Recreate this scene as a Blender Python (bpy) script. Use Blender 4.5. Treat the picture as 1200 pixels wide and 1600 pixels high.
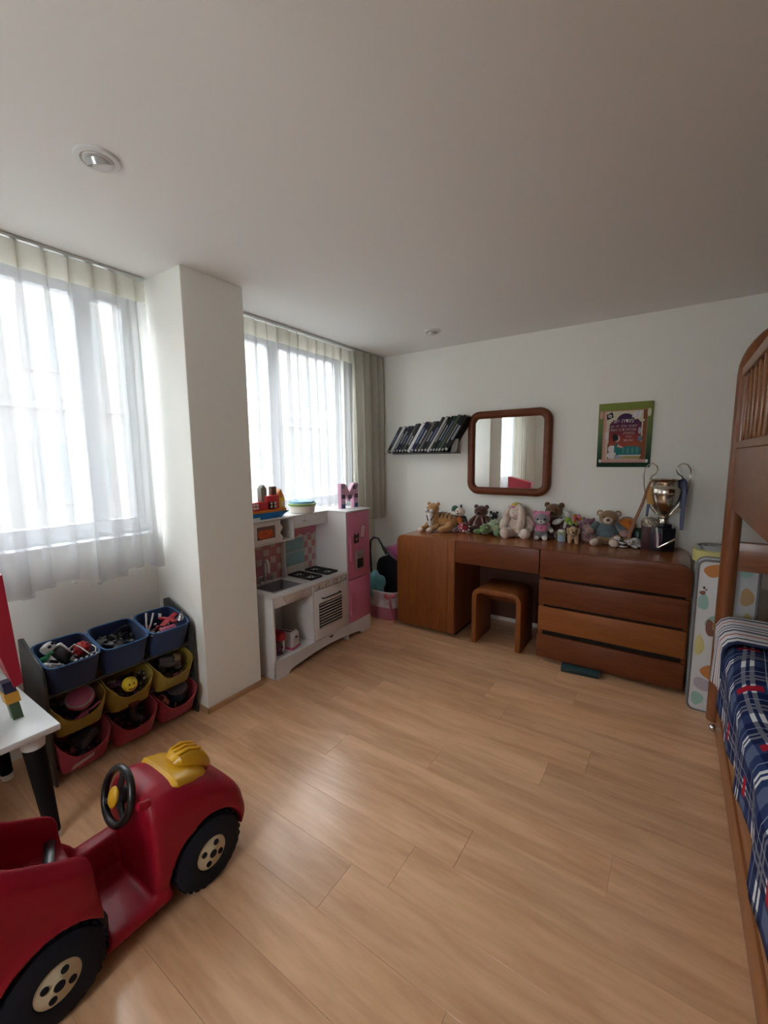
import bpy, bmesh, math, random
from mathutils import Vector, Matrix, Euler
for o in list(bpy.data.objects): bpy.data.objects.remove(o, do_unlink=True)
SC = bpy.context.scene
COL = SC.collection
PI = math.pi
R = math.radians

# ------------------------------------------------------------------ camera
F_PX, YAW, PITCH, ROLL = 663.55, R(-34.28), R(7.275), R(0.547)
cam = bpy.data.cameras.new('camera'); camo = bpy.data.objects.new('camera', cam); COL.objects.link(camo)
cam.sensor_fit = 'VERTICAL'; cam.sensor_height = 32.0; cam.lens = F_PX / 1600 * 32.0; cam.clip_start = 0.02
fw = Vector((math.sin(YAW)*math.cos(PITCH), math.cos(YAW)*math.cos(PITCH), -math.sin(PITCH)))
rt = Vector((math.cos(YAW), -math.sin(YAW), 0)); dn = fw.cross(rt)
rt2 = math.cos(ROLL)*rt + math.sin(ROLL)*dn; dn2 = -math.sin(ROLL)*rt + math.cos(ROLL)*dn
mx = Matrix((rt2, -dn2, -fw)).transposed().to_4x4(); mx.translation = (0, 0, 1.5)
camo.matrix_world = mx
SC.camera = camo

# ------------------------------------------------------------------ world, daylight, exposure
SC.view_settings.view_transform = 'Standard'; SC.view_settings.look = 'None'
SC.view_settings.gamma = 1.0; SC.view_settings.use_curve_mapping = False
SC.view_settings.exposure = 2.16
w = bpy.data.worlds.new('overcast_sky'); SC.world = w; w.use_nodes = True
bg = w.node_tree.nodes['Background']; bg.inputs[0].default_value = (0.95, 0.97, 1.0, 1); bg.inputs[1].default_value = 4.4
def portal(name, x, y, z, sy, sz):
    l = bpy.data.lights.new(name, 'AREA'); l.shape = 'RECTANGLE'; l.size = sz; l.size_y = sy
    l.cycles.is_portal = True
    o = bpy.data.objects.new(name, l); COL.objects.link(o); o.location = (x, y, z); o.rotation_euler = (0, -PI/2, 0)
portal('window_daylight_portal', -2.87, 0.37, 1.75, 1.95, 1.4)
portal('window_daylight_portal', -2.87, 2.49, 1.75, 1.5, 1.4)
l = bpy.data.lights.new('window_daylight_portal', 'AREA'); l.shape = 'RECTANGLE'; l.size = 0.9; l.size_y = 1.15; l.cycles.is_portal = True
o = bpy.data.objects.new('window_daylight_portal', l); COL.objects.link(o); o.location = (-0.80, -1.80, 1.60); o.rotation_euler = (PI/2, 0, PI)  # portal of the added rear window
SC.cycles.transparent_max_bounces = 24
SC.cycles.max_bounces = 12; SC.cycles.diffuse_bounces = 6
SC.cycles.caustics_reflective = False; SC.cycles.caustics_refractive = False

# ------------------------------------------------------------------ room numbers (metres)
YB, XW, H, YR, XR = 3.72, -2.66, 2.513, -1.6, 1.40
CX, CY0, CY1 = -2.20, 1.355, 1.748          # column front face and its two corners
ZS, ZT = 1.05, 2.44                         # window sill and head

# ------------------------------------------------------------------ material helpers
MATS = {}
def mat(name, col, rough=0.6, metal=0.0, spec=0.5, coat=0.0, sheen=0.0, bump=0.0, bscale=40.0, var=0.0, vscale=6.0, emit=None, coords='Object'):
    if name in MATS: return MATS[name]
    m = bpy.data.materials.new(name); m.use_nodes = True; nt = m.node_tree; N = nt.nodes; L = nt.links
    b = N['Principled BSDF']
    c = (*col, 1) if len(col) == 3 else col
    b.inputs['Base Color'].default_value = c; b.inputs['Roughness'].default_value = rough; b.inputs['Metallic'].default_value = metal
    b.inputs['Specular IOR Level'].default_value = spec; b.inputs['Coat Weight'].default_value = coat; b.inputs['Coat Roughness'].default_value = 0.12
    if sheen: b.inputs['Sheen Weight'].default_value = sheen; b.inputs['Sheen Roughness'].default_value = 0.5
    tc = N.new('ShaderNodeTexCoord')
    if var:
        n = N.new('ShaderNodeTexNoise'); n.inputs['Scale'].default_value = vscale; n.inputs['Detail'].default_value = 4
        L.new(tc.outputs[coords], n.inputs['Vector'])
        r = N.new('ShaderNodeValToRGB'); e = r.color_ramp.elements
        e[0].position = 0.3; e[1].position = 0.7
        e[0].color = tuple(max(0, x*(1-var)) for x in c[:3]) + (1,); e[1].color = tuple(min(1, x*(1+var)) for x in c[:3]) + (1,)
        L.new(n.outputs['Fac'], r.inputs['Fac']); L.new(r.outputs['Color'], b.inputs['Base Color'])
    if bump:
        n2 = N.new('ShaderNodeTexNoise'); n2.inputs['Scale'].default_value = bscale; n2.inputs['Detail'].default_value = 3
        L.new(tc.outputs[coords], n2.inputs['Vector'])
        bp = N.new('ShaderNodeBump'); bp.inputs['Strength'].default_value = bump; bp.inputs['Distance'].default_value = 0.01
        L.new(n2.outputs['Fac'], bp.inputs['Height']); L.new(bp.outputs['Normal'], b.inputs['Normal'])
    MATS[name] = m; return m

def wood(name, c1, c2, axis='x', rough=0.35, coat=0.0, scale=1.0, stretch=14.0, per_object=False, bump=0.05, ring=0.5, spec=0.4):
    if name in MATS: return MATS[name]
    m = bpy.data.materials.new(name); m.use_nodes = True; nt = m.node_tree; N = nt.nodes; L = nt.links
    b = N['Principled BSDF']; b.inputs['Roughness'].default_value = rough; b.inputs['Coat Weight'].default_value = coat; b.inputs['Coat Roughness'].default_value = 0.2; b.inputs['Specular IOR Level'].default_value = spec
    tc = N.new('ShaderNodeTexCoord'); mp = N.new('ShaderNodeMapping')
    s = [stretch*scale]*3; s['xyz'.index(axis)] = scale
    mp.inputs['Scale'].default_value = s
    L.new(tc.outputs['Object'], mp.inputs['Vector'])
    vec = mp.outputs['Vector']
    oi = None
    if per_object:
        oi = N.new('ShaderNodeObjectInfo'); mul = N.new('ShaderNodeMath'); mul.operation = 'MULTIPLY'; mul.inputs[1].default_value = 37.0
        L.new(oi.outputs['Random'], mul.inputs[0])
        cx = N.new('ShaderNodeCombineXYZ'); 
        for i in range(3): L.new(mul.outputs[0], cx.inputs[i])
        ad = N.new('ShaderNodeVectorMath'); ad.operation = 'ADD'; L.new(vec, ad.inputs[0]); L.new(cx.outputs[0], ad.inputs[1]); vec = ad.outputs[0]
    n = N.new('ShaderNodeTexNoise'); n.inputs['Scale'].default_value = 1.4; n.inputs['Detail'].default_value = 5; n.inputs['Distortion'].default_value = 0.7
    L.new(vec, n.inputs['Vector'])
    n2 = N.new('ShaderNodeTexNoise'); n2.inputs['Scale'].default_value = 6.5; n2.inputs['Detail'].default_value = 6; L.new(vec, n2.inputs['Vector'])
    mixf = N.new('ShaderNodeMath'); mixf.operation = 'MULTIPLY_ADD'; mixf.inputs[1].default_value = ring
    L.new(n2.outputs['Fac'], mixf.inputs[0]); 
    sc = N.new('ShaderNodeMath'); sc.operation = 'MULTIPLY'; sc.inputs[1].default_value = 1-ring; L.new(n.outputs['Fac'], sc.inputs[0]); L.new(sc.outputs[0], mixf.inputs[2])
    r = N.new('ShaderNodeValToRGB'); e = r.color_ramp.elements
    e[0].position = 0.36; e[0].color = (*c2, 1); e[1].position = 0.64; e[1].color = (*c1, 1)
    L.new(mixf.outputs[0], r.inputs['Fac'])
    out = r.outputs['Color']
    if per_object:
        hs = N.new('ShaderNodeHueSaturation'); mr = N.new('ShaderNodeMapRange'); mr.inputs['To Min'].default_value = 0.9; mr.inputs['To Max'].default_value = 1.1
        L.new(oi.outputs['Random'], mr.inputs['Value']); L.new(mr.outputs[0], hs.inputs['Value']); L.new(out, hs.inputs['Color']); out = hs.outputs['Color']
    L.new(out, b.inputs['Base Color'])
    if bump:
        bp = N.new('ShaderNodeBump'); bp.inputs['Strength'].default_value = bump; bp.inputs['Distance'].default_value = 0.004
        L.new(n2.outputs['Fac'], bp.inputs['Height']); L.new(bp.outputs['Normal'], b.inputs['Normal'])
    MATS[name] = m; return m

def cloth_sheer(name, col, transp, transl=0.75, grid=True):
    m = bpy.data.materials.new(name); m.use_nodes = True; nt = m.node_tree; N = nt.nodes; L = nt.links
    N.remove(N['Principled BSDF']); out = N['Material Output']
    t = N.new('ShaderNodeBsdfTransparent'); tl = N.new('ShaderNodeBsdfTranslucent'); d = N.new('ShaderNodeBsdfDiffuse')
    tl.inputs[0].default_value = (*col, 1); d.inputs[0].default_value = (*[c*0.6 for c in col], 1)
    a = N.new('ShaderNodeMixShader'); a.inputs[0].default_value = transl; L.new(d.outputs[0], a.inputs[1]); L.new(tl.outputs[0], a.inputs[2])
    f = N.new('ShaderNodeMixShader'); f.inputs[0].default_value = transp
    if grid:   # weave that thins and thickens a little
        tc = N.new('ShaderNodeTexCoord'); n = N.new('ShaderNodeTexNoise'); n.inputs['Scale'].default_value = 30; L.new(tc.outputs['Object'], n.inputs['Vector'])
        mr = N.new('ShaderNodeMapRange'); mr.inputs['From Min'].default_value = 0.3; mr.inputs['From Max'].default_value = 0.7
        mr.inputs['To Min'].default_value = transp*0.9; mr.inputs['To Max'].default_value = min(1, transp*1.1)
        L.new(n.outputs['Fac'], mr.inputs['Value']); L.new(mr.outputs[0], f.inputs[0])
    L.new(a.outputs[0], f.inputs[1]); L.new(t.outputs[0], f.inputs[2]); L.new(f.outputs[0], out.inputs[0])
    MATS[name] = m; return m

def glass_mat():
    m = bpy.data.materials.new('window_glass'); m.use_nodes = True; nt = m.node_tree; N = nt.nodes; L = nt.links
    N.remove(N['Principled BSDF']); out = N['Material Output']
    t = N.new('ShaderNodeBsdfTransparent'); t.inputs[0].default_value = (0.95, 0.97, 0.97, 1); g = N.new('ShaderNodeBsdfGlossy'); g.inputs['Roughness'].default_value = 0.02
    f = N.new('ShaderNodeMixShader'); f.inputs[0].default_value = 0.06
    L.new(t.outputs[0], f.inputs[1]); L.new(g.outputs[0], f.inputs[2]); L.new(f.outputs[0], out.inputs[0])
    MATS['window_glass'] = m; return m

# ------------------------------------------------------------------ mesh helpers
class MB:
    def __init__(s): s.v = []; s.f = []
    def add(s, vs, fs, M=None):
        k = len(s.v)
        s.v += [tuple(M @ Vector(p)) if M else tuple(p) for p in vs]; s.f += [tuple(i+k for i in f) for f in fs]
        return s
    def from_bm(s, bm, M=None):
        bm.verts.ensure_lookup_table(); bm.verts.index_update()
        s.add([v.co[:] for v in bm.verts], [[v.index for v in f.verts] for f in bm.faces], M); bm.free(); return s
    def box(s, c, d, bev=0.0, seg=2, rot=None, M=None):
        bm = bmesh.new(); bmesh.ops.create_cube(bm, size=1.0)
        for v in bm.verts: v.co = Vector((v.co.x*d[0], v.co.y*d[1], v.co.z*d[2]))
        if bev: bmesh.ops.bevel(bm, geom=bm.edges[:], offset=min(bev, min(d)*0.49), segments=seg, profile=0.5, affect='EDGES')
        T = Matrix.Translation(c)
        if rot: T = T @ Euler(rot).to_matrix().to_4x4()
        if M: T = M @ T
        return s.from_bm(bm, T)
    def bx(s, x0, x1, y0, y1, z0, z1, bev=0.0, seg=2):
        return s.box(((x0+x1)/2, (y0+y1)/2, (z0+z1)/2), (abs(x1-x0), abs(y1-y0), abs(z1-z0)), bev, seg)
    def tube(s, pts, r, n=10, closed=False, caps=True, flat=None, up=None):
        pts = [Vector(p) for p in pts]; m = len(pts); rs = r if isinstance(r, (list, tuple)) else [r]*m
        vs = []; fs = []; prev = None
        for i, p in enumerate(pts):
            if closed: t = pts[(i+1) % m] - pts[i-1]
            else: t = pts[min(i+1, m-1)] - pts[max(i-1, 0)]
            t.normalize()
            if prev is None:
                a = Vector(up) if up else (Vector((0, 0, 1)) if abs(t.z) < 0.9 else Vector((1, 0, 0)))
            else: a = prev
            a = (a - t*a.dot(t)); a.normalize(); b = t.cross(a); prev = a
            fl = flat or (1, 1)
            for k in range(n):
                q = 2*PI*k/n; vs.append(p + a*math.cos(q)*rs[i]*fl[0] + b*math.sin(q)*rs[i]*fl[1])
        for i in range(m if closed else m-1):
            j = (i+1) % m
            for k in range(n):
                l = (k+1) % n; fs.append((i*n+k, i*n+l, j*n+l, j*n+k))
        if caps and not closed: fs.append(tuple(range(n))[::-1]); fs.append(tuple((m-1)*n+k for k in range(n)))
        return s.add(vs, fs)
    def cyl(s, p0, p1, r0, r1=None, n=16): return s.tube([p0, p1], [r0, r0 if r1 is None else r1], n)
    def lathe(s, prof, n=24, M=None, close=False):
        vs = []; fs = []
        for r, z in prof:
            for k in range(n): q = 2*PI*k/n; vs.append((r*math.cos(q), r*math.sin(q), z))
        m = len(prof)
        for i in range(m-1):
            for k in range(n): l = (k+1) % n; fs.append((i*n+k, i*n+l, (i+1)*n+l, (i+1)*n+k))
        if prof[0][0] > 1e-6: fs.append(tuple(range(n))[::-1])
        if prof[-1][0] > 1e-6: fs.append(tuple((m-1)*n+k for k in range(n)))
        return s.add(vs, fs, M)
    def ell(s, c, r, rot=None, n=16, m=10):
        if not isinstance(r, (tuple, list)): r = (r, r, r)
        vs = [(0, 0, -1)]; fs = []
        for i in range(1, m):
            a = -PI/2 + PI*i/m
            for k in range(n): q = 2*PI*k/n; vs.append((math.cos(a)*math.cos(q), math.cos(a)*math.sin(q), math.sin(a)))
        vs.append((0, 0, 1)); t = len(vs)-1
        for k in range(n):
            l = (k+1) % n; fs.append((0, 1+l, 1+k)); fs.append((t, 1+(m-2)*n+k, 1+(m-2)*n+l))
            for i in range(m-2): fs.append((1+i*n+k, 1+i*n+l, 1+(i+1)*n+l, 1+(i+1)*n+k))
        T = Matrix.Translation(c)
        if rot: T = T @ Euler(rot).to_matrix().to_4x4()
        return s.add([(p[0]*r[0], p[1]*r[1], p[2]*r[2]) for p in vs], fs, T)
    def prism(s, poly, plane, a0, a1, bev=0.0, seg=2):
        """poly in 2D, extruded along the third axis from a0 to a1"""
        def P(u, v, a): return {'xz': (u, a, v), 'yz': (a, u, v), 'xy': (u, v, a)}[plane]
        bm = bmesh.new()
        lo = [bm.verts.new(P(u, v, a0)) for u, v in poly]; hi = [bm.verts.new(P(u, v, a1)) for u, v in poly]
        n = len(poly); bm.faces.new(lo); bm.faces.new(hi[::-1])
        for i in range(n): j = (i+1) % n; bm.faces.new((lo[i], hi[i], hi[j], lo[j]))
        bmesh.ops.recalc_face_normals(bm, faces=bm.faces[:])
        if bev:
            es = [e for e in bm.edges if len(e.link_faces) == 2 and e.calc_face_angle(0) > 0.9]
            bmesh.ops.bevel(bm, geom=es, offset=bev, segments=seg, profile=0.5, affect='EDGES')
        return s.from_bm(bm)
    def grid(s, fn, nu, nv, closed_u=False):
        vs = [fn(i/(nu if closed_u else nu-1), j/(nv-1)) for j in range(nv) for i in range(nu)]; fs = []
        for j in range(nv-1):
            for i in range(nu if closed_u else nu-1):
                k = (i+1) % nu; fs.append((j*nu+i, j*nu+k, (j+1)*nu+k, (j+1)*nu+i))
        return s.add(vs, fs)
    def mesh(s, name, m, smooth=True, ang=40, fix=True):
        me = bpy.data.meshes.new(name); me.from_pydata(s.v, [], s.f)
        if fix:
            bm = bmesh.new(); bm.from_mesh(me); bmesh.ops.recalc_face_normals(bm, faces=bm.faces[:]); bm.to_mesh(me); bm.free()
        if smooth:
            me.shade_smooth(); me.set_sharp_from_angle(angle=R(ang))
        if m: me.materials.append(m if not isinstance(m, str) else MATS[m])
        me.update(); return me
    def build(s, name, m, parent=None, label=None, smooth=True, ang=40, fix=True):
        o = bpy.data.objects.new(name, s.mesh(name, m, smooth, ang, fix)); COL.objects.link(o)
        if parent: o.parent = parent
        if label: o['label'] = label
        return o

def tag(o, label=None, cat=None, group=None, kind=None):
    if label: o['label'] = label
    if cat: o['category'] = cat
    if group: o['group'] = group
    if kind: o['kind'] = kind
    return o
def thing(name, label, cat, loc=(0, 0, 0), rz=0.0, group=None, kind=None, rot=None):
    o = bpy.data.objects.new(name, None); COL.objects.link(o); o.empty_display_size = 0.05
    o.location = loc; o.rotation_euler = rot if rot else (0, 0, rz)
    return tag(o, label, cat, group, kind)
def copy_tree(o, parent=None):
    c = o.copy(); COL.objects.link(c)
    if parent: c.parent = parent
    for ch in list(o.children): copy_tree(ch, c)
    return c
def rrect(x0, x1, z0, z1, r, n=6, corners=(1, 1, 1, 1)):
    """rounded rectangle, corners bl br tr tl"""
    P = []
    for (cx, cz, a0, on) in ((x0+r, z0+r, PI, corners[0]), (x1-r, z0+r, 1.5*PI, corners[1]), (x1-r, z1-r, 0, corners[2]), (x0+r, z1-r, 0.5*PI, corners[3])):
        if on:
            for i in range(n+1): a = a0 + 0.5*PI*i/n; P.append((cx+r*math.cos(a), cz+r*math.sin(a)))
        else:
            P.append((cx + (r if math.cos(a0+PI/4) > 0 else -r), cz + (r if math.sin(a0+PI/4) > 0 else -r)))
    return P
def arc(cx, cz, r, a0, a1, n): return [(cx+r*math.cos(a0+(a1-a0)*i/n), cz+r*math.sin(a0+(a1-a0)*i/n)) for i in range(n+1)]
def mesh_mods(o, cutters=(), remesh=None, smooth_it=0, pre_remesh=None):
    """evaluate remesh and cut-outs once and keep the plain result"""
    if pre_remesh: md = o.modifiers.new('r', 'REMESH'); md.mode = 'VOXEL'; md.voxel_size = pre_remesh
    for c in cutters:
        md = o.modifiers.new('b', 'BOOLEAN'); md.operation = 'DIFFERENCE'; md.object = c; md.solver = 'EXACT'
    if remesh: md = o.modifiers.new('r', 'REMESH'); md.mode = 'VOXEL'; md.voxel_size = remesh
    if smooth_it: md = o.modifiers.new('s', 'SMOOTH'); md.iterations = smooth_it; md.factor = 0.5
    bpy.context.view_layer.update()
    me = bpy.data.meshes.new_from_object(o.evaluated_get(bpy.context.evaluated_depsgraph_get()))
    o.modifiers.clear(); o.data = me; me.shade_smooth()
    for c in cutters: bpy.data.objects.remove(c, do_unlink=True)
    return o
# ================================================================== SETTING
wall_m = mat('wall_paint', (0.81, 0.805, 0.75), 0.85, bump=0.04, bscale=60)
ceil_m = mat('ceiling_paint', (0.83, 0.83, 0.805), 0.9, bump=0.02, bscale=80)
white_alu = mat('white_window_frame', (0.75, 0.77, 0.80), 0.45)
oak_trim = wood('oak_trim', (0.50, 0.31, 0.17), (0.40, 0.23, 0.12), 'y', 0.4)
laminate = wood('beech_laminate', (0.72, 0.435, 0.25), (0.53, 0.29, 0.15), 'x', 0.33, coat=0.5, scale=1.1, stretch=7.5, per_object=True, bump=0.02, ring=0.3)
glass = glass_mat()

# floor: sub-floor with planks laid along x
fl = MB().bx(XW-0.16, XR+0.1, YR-0.1, YB+0.1, -0.10, -0.012).build('floor', mat('dark_joint', (0.30, 0.17, 0.09), 0.8)); tag(fl, kind='structure')
PW, PL = 0.192, 1.28
_pm = {}
def plank(x0, x1, y):
    k = round(x1-x0, 3)
    if k not in _pm:
        _pm[k] = MB().box((0, 0, -0.0075), (k-0.0006, PW-0.0006, 0.015), 0.0005, 1).mesh('plank', laminate, True, 30)
    o = bpy.data.objects.new('plank', _pm[k]); COL.objects.link(o); o.location = ((x0+x1)/2, y, 0); o.parent = fl
rnd = random.Random(4)
yy = YR + PW/2; row = 0
while yy < YB + 0.02:
    x = XW - rnd.choice((0.0, 0.32, 0.64, 0.96)) - (0.16 if row % 2 else 0)
    while x < XR:
        a, b = max(x, XW), min(x+PL, XR)
        if b-a > 0.03: plank(a, b, yy)
        x += PL
    yy += PW; row += 1

def struct(name, mb, m, parent=None):
    o = mb.build(name, m, parent, smooth=False)
    if not parent: tag(o, kind='structure')
    return o
struct('ceiling', MB().bx(XW-0.2, XR+0.1, YR-0.1, YB+0.1, H, H+0.12), ceil_m)
struct('wall_back', MB().bx(XW-0.2, XR+0.1, YB, YB+0.12, 0, H), wall_m)
struct('wall_right', MB().bx(XR, XR+0.12, YR, YB, 0, H), wall_m)
wr_ = MB(); W3 = (-1.20, -0.42, 1.05, 2.15)  # rear wall opening cut for the added window
wr_.bx(XW-0.2, W3[0], YR-0.16, YR, 0, H); wr_.bx(W3[1], XR+0.1, YR-0.16, YR, 0, H); wr_.bx(W3[0], W3[1], YR-0.16, YR, 0, W3[2]); wr_.bx(W3[0], W3[1], YR-0.16, YR, W3[3], H)
struct('wall_rear', wr_, wall_m)
W1, W2 = (-0.55, 1.345), (1.76, 3.24)
wl = MB()
xo = XW - 0.17
wl.bx(xo, XW, YR, YB, 0, ZS); wl.bx(xo, XW, YR, YB, ZT, H)
wl.bx(xo, XW, YR, W1[0], ZS, ZT); wl.bx(xo, XW, W1[1], W2[0], ZS, ZT); wl.bx(xo, XW, W2[1], YB, ZS, ZT)
struct('wall_left', wl, wall_m)
struct('wall_column', MB().bx(XW-0.02, CX, CY0, CY1, 0, H, 0.004), wall_m)
bb = MB(); bb.bx(CX, CX+0.012, CY0-0.012, CY1, 0, 0.035, 0.004); bb.bx(XW, CX+0.012, CY0-0.012, CY0, 0, 0.035, 0.004)
struct('baseboard_column', bb, oak_trim)

def window(n, y0, y1, mulls):
    e = thing('window_%d' % n, None, None, (XW-0.10, (y0+y1)/2, ZS)); e['kind'] = 'structure'
    oy, oz = (y0+y1)/2, ZS
    Y = lambda y: y-oy
    f = MB(); t = 0.05; hz = ZT-ZS
    f.bx(-0.03, 0.03, Y(y0), Y(y1), 0, 0.10, 0.004); f.bx(-0.03, 0.03, Y(y0), Y(y1), hz-t, hz, 0.004)
    f.bx(-0.03, 0.03, Y(y0), Y(y0)+t, 0.1, hz-t, 0.004); f.bx(-0.03, 0.03, Y(y1)-t, Y(y1), 0.1, hz-t, 0.004)
    f.build('window_frame', white_alu, e)
    edges = [y0+t]
    for yc, ww in mulls:
        MB().bx(-0.035, 0.025, Y(yc)-ww/2, Y(yc)+ww/2, 0.1, hz-t, 0.004).build('window_stile', white_alu, e)
        edges += [yc-ww/2, yc+ww/2]
    edges.append(y1-t)
    for a, b in zip(edges[::2], edges[1::2]):
        MB().bx(-0.005, 0.0, Y(a), Y(b), 0.1, hz-t).build('pane', glass, e)
    MB().bx(0.03, 0.135, Y(y0), Y(y1), -0.0, 0.012, 0.003).build('window_sill', mat('sill_stone', (0.7, 0.72, 0.74), 0.35), e)
window(1, W1[0], W1[1], [(0.02, 0.08), (0.56, 0.08), (1.10, 0.085)])
window(2, W2[0], W2[1], [(2.44, 0.10)])

e3 = thing('window_3', None, None, ((W3[0]+W3[1])/2, YR-0.10, W3[2])); e3['kind'] = 'structure'  # unseen window added behind the camera to brighten the room
hw3, hz3 = (W3[1]-W3[0])/2, W3[3]-W3[2]; f3 = MB()
f3.bx(-hw3, hw3, -0.03, 0.03, 0, 0.05, 0.004); f3.bx(-hw3, hw3, -0.03, 0.03, hz3-0.05, hz3, 0.004); f3.bx(-hw3, -hw3+0.05, -0.03, 0.03, 0.05, hz3-0.05, 0.004); f3.bx(hw3-0.05, hw3, -0.03, 0.03, 0.05, hz3-0.05, 0.004); f3.build('window_frame', white_alu, e3)
MB().bx(-0.04, 0.04, -0.03, 0.03, 0.05, hz3-0.05, 0.004).build('window_stile', white_alu, e3)
for s in (-1, 1): MB().bx(min(s*0.04, s*(hw3-0.05)), max(s*0.04, s*(hw3-0.05)), -0.003, 0.002, 0.05, hz3-0.05).build('pane', glass, e3)
# the street outside: pale apartment building across the road
fac = mat('pale_render', (0.175, 0.168, 0.16), 0.9, var=0.06, vscale=0.5)
facw = mat('facade_window_glass', (0.11, 0.125, 0.13), 0.6)
facf = mat('facade_window_frame', (0.16, 0.15, 0.14), 0.6)
bt = thing('apartment_building', 'pale apartment building with rows of windows seen through the sheer curtains', 'building', (-11, 4, -7))
MB().bx(-8, 0, -16, 22, 0, 12.6).build('wall', fac, bt)
for zb in (5.0, 7.6, 10.4):
    for ky in range(-4, 7):
        yb = ky*2.6
        wf = MB().bx(0, 0.06, yb-0.75, yb+0.75, zb-0.05, zb+1.35, 0.01).build('window', facf, bt)
        MB().bx(0.055, 0.075, yb-0.66, yb-0.04, zb+0.05, zb+1.25).build('pane', facw, wf)
        MB().bx(0.055, 0.075, yb+0.04, yb+0.66, zb+0.05, zb+1.25).build('pane', facw, wf)
for zb in (4.3, 6.9, 9.7): MB().bx(0, 0.12, -16, 22, zb-0.12, zb+0.05).build('ledge', fac, bt)
struct('ground_street', MB().bx(-40, -2.9, -40, 40, -7.3, -7.0), mat('street_asphalt', (0.18, 0.18, 0.18), 0.9))

# ================================================================== CURTAINS
sheer = cloth_sheer('sheer_voile', (0.90, 0.91, 0.93), 0.53, 0.15, grid=False)
head_m = cloth_sheer('curtain_heading', (0.80, 0.76, 0.66), 0.12, 0.5)
linen = cloth_sheer('linen_drape', (0.78, 0.75, 0.66), 0.0, 0.35, grid=False)
rail_m = mat('rail_aluminium', (0.6, 0.6, 0.58), 0.35, metal=0.9)
def curtain(name, label, x, y0, y1, zt, zb, sp, A, B, m, hm, seed, hem=0.02, head=0.115):
    rn = random.Random(seed); n = max(2, round((y1-y0)/sp)); sp = (y1-y0)/n
    a_k = [rn.uniform(0.6, 1.3) for _ in range(n+2)]; ph = [rn.uniform(-0.4, 0.4) for _ in range(n+2)]; dr = [rn.uniform(-1, 1) for _ in range(n+2)]
    root = thing(name, label, 'curtain', (x, (y0+y1)/2, zb), group='sheer window curtains' if m is sheer else None)
    oy = (y0+y1)/2
    per = 14; nu = n*per+1; nz = 22
    def pt(i, t):            # t 0 bottom .. 1 top
        u = i/per; k = min(int(u), n-1); fr = u-k
        k2 = k+1; s = 3*fr*fr-2*fr**3
        ak = a_k[k]*(1-s)+a_k[k2]*s; pk = (ph[k]*(1-s)+ph[k2]*s); dk = dr[k]*(1-s)+dr[k2]*s
        d = 1-t; open_ = 0.72+0.28*min(1, d*2.2)
        ang = 2*PI*u + pk*d*2.0
        edge = min(1, u/0.5, (n-u)/0.5)
        y = y0 + sp*u + edge*(A*sp*ak*open_*math.sin(ang) + dk*0.018*d)
        xx = B*ak*open_*math.cos(ang) + 0.006*math.sin(2*ang+pk*5)*d
        z = zb + (zt-zb)*t + (hem*(math.sin(u*1.7+seed)+0.6*math.cos(ang))*(1-t)**6)
        return (xx, y-oy, z-zb)
    tt = 1-head/(zt-zb)
    MB().grid(lambda a, b: pt(a*(nu-1), b*tt), nu, nz).build('fabric', m, root, ang=180, fix=False)
    MB().grid(lambda a, b: pt(a*(nu-1), tt+(1-tt)*b), nu, 4).build('heading_tape', hm, root, ang=180, fix=False)
    for k in range(n):
        p = pt(k*per+per//2, 1.0)
        MB().bx(p[0]-0.004, p[0]+0.010, p[1]-0.003, p[1]+0.003, zt-zb-0.06, zt-zb+0.012, 0.001, 1).build('hook', rail_m, root)
    return root
ZC = H-0.022
curtain('sheer_curtain', 'sheer white pleated curtain on the window left of the column', -2.545, -0.6, 1.335, ZC, 0.86, 0.104, 0.48, 0.024, sheer, head_m, 3, hem=0.022)
curtain('sheer_curtain', 'sheer white pleated curtain behind the play kitchen', -2.565, 1.765, 3.24, ZC, 0.87, 0.108, 0.46, 0.020, sheer, head_m, 8)
curtain('drape_curtain', 'opaque cream side drape hanging in the corner by the bookshelf', -2.53, 3.20, 3.66, ZC, 0.885, 0.105, 0.24, 0.042, linen, linen, 5, hem=0.012)
curtain('drape_curtain', 'opaque cream drape at the near end of the left window', -2.50, -0.58, 0.02, ZC, 0.885, 0.10, 0.22, 0.028, linen, linen, 12, hem=0.012)
def rail(y0, y1, label):
    o = MB().bx(-2.56, -2.545+0.022, y0, y1, H-0.016, H-0.001, 0.003).build('curtain_rail', rail_m); tag(o, label, 'curtain rail', 'ceiling curtain rails')
rail(-0.7, 1.34, 'thin metal curtain rail on ceiling left of the column'); rail(1.76, 3.70, 'thin metal curtain rail on ceiling above the play kitchen')

# downlights
def downlight(x, y, label):
    t = thing('ceiling_downlight', label, 'ceiling light', (x, y, H), group='recessed downlights'); wm = mat('downlight_white', (0.66, 0.65, 0.63), 0.4)
    MB().lathe([(0.044, -0.012), (0.046, -0.004), (0.052, -0.010), (0.066, -0.008), (0.069, 0.0), (0.044, 0.0)], 32).build('trim_ring', wm, t)
    MB().lathe([(0.0, -0.001), (0.045, -0.001), (0.045, 0.0)], 28).build('housing', mat('downlight_dark', (0.03, 0.03, 0.03), 0.6), t)
    M = Euler((R(22), R(12), 0)).to_matrix().to_4x4()
    MB().lathe([(0.0, -0.006), (0.02, -0.010), (0.034, -0.018), (0.037, -0.020), (0.037, 0.0)], 28, M).build('lamp_reflector', mat('lamp_face', (0.55, 0.56, 0.55), 0.25, metal=0.3), t)
downlight(-1.678, 0.763, 'round recessed downlight in ceiling, nearest the camera'); downlight(-1.684, 3.193, 'round recessed downlight in ceiling near the back wall')
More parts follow.
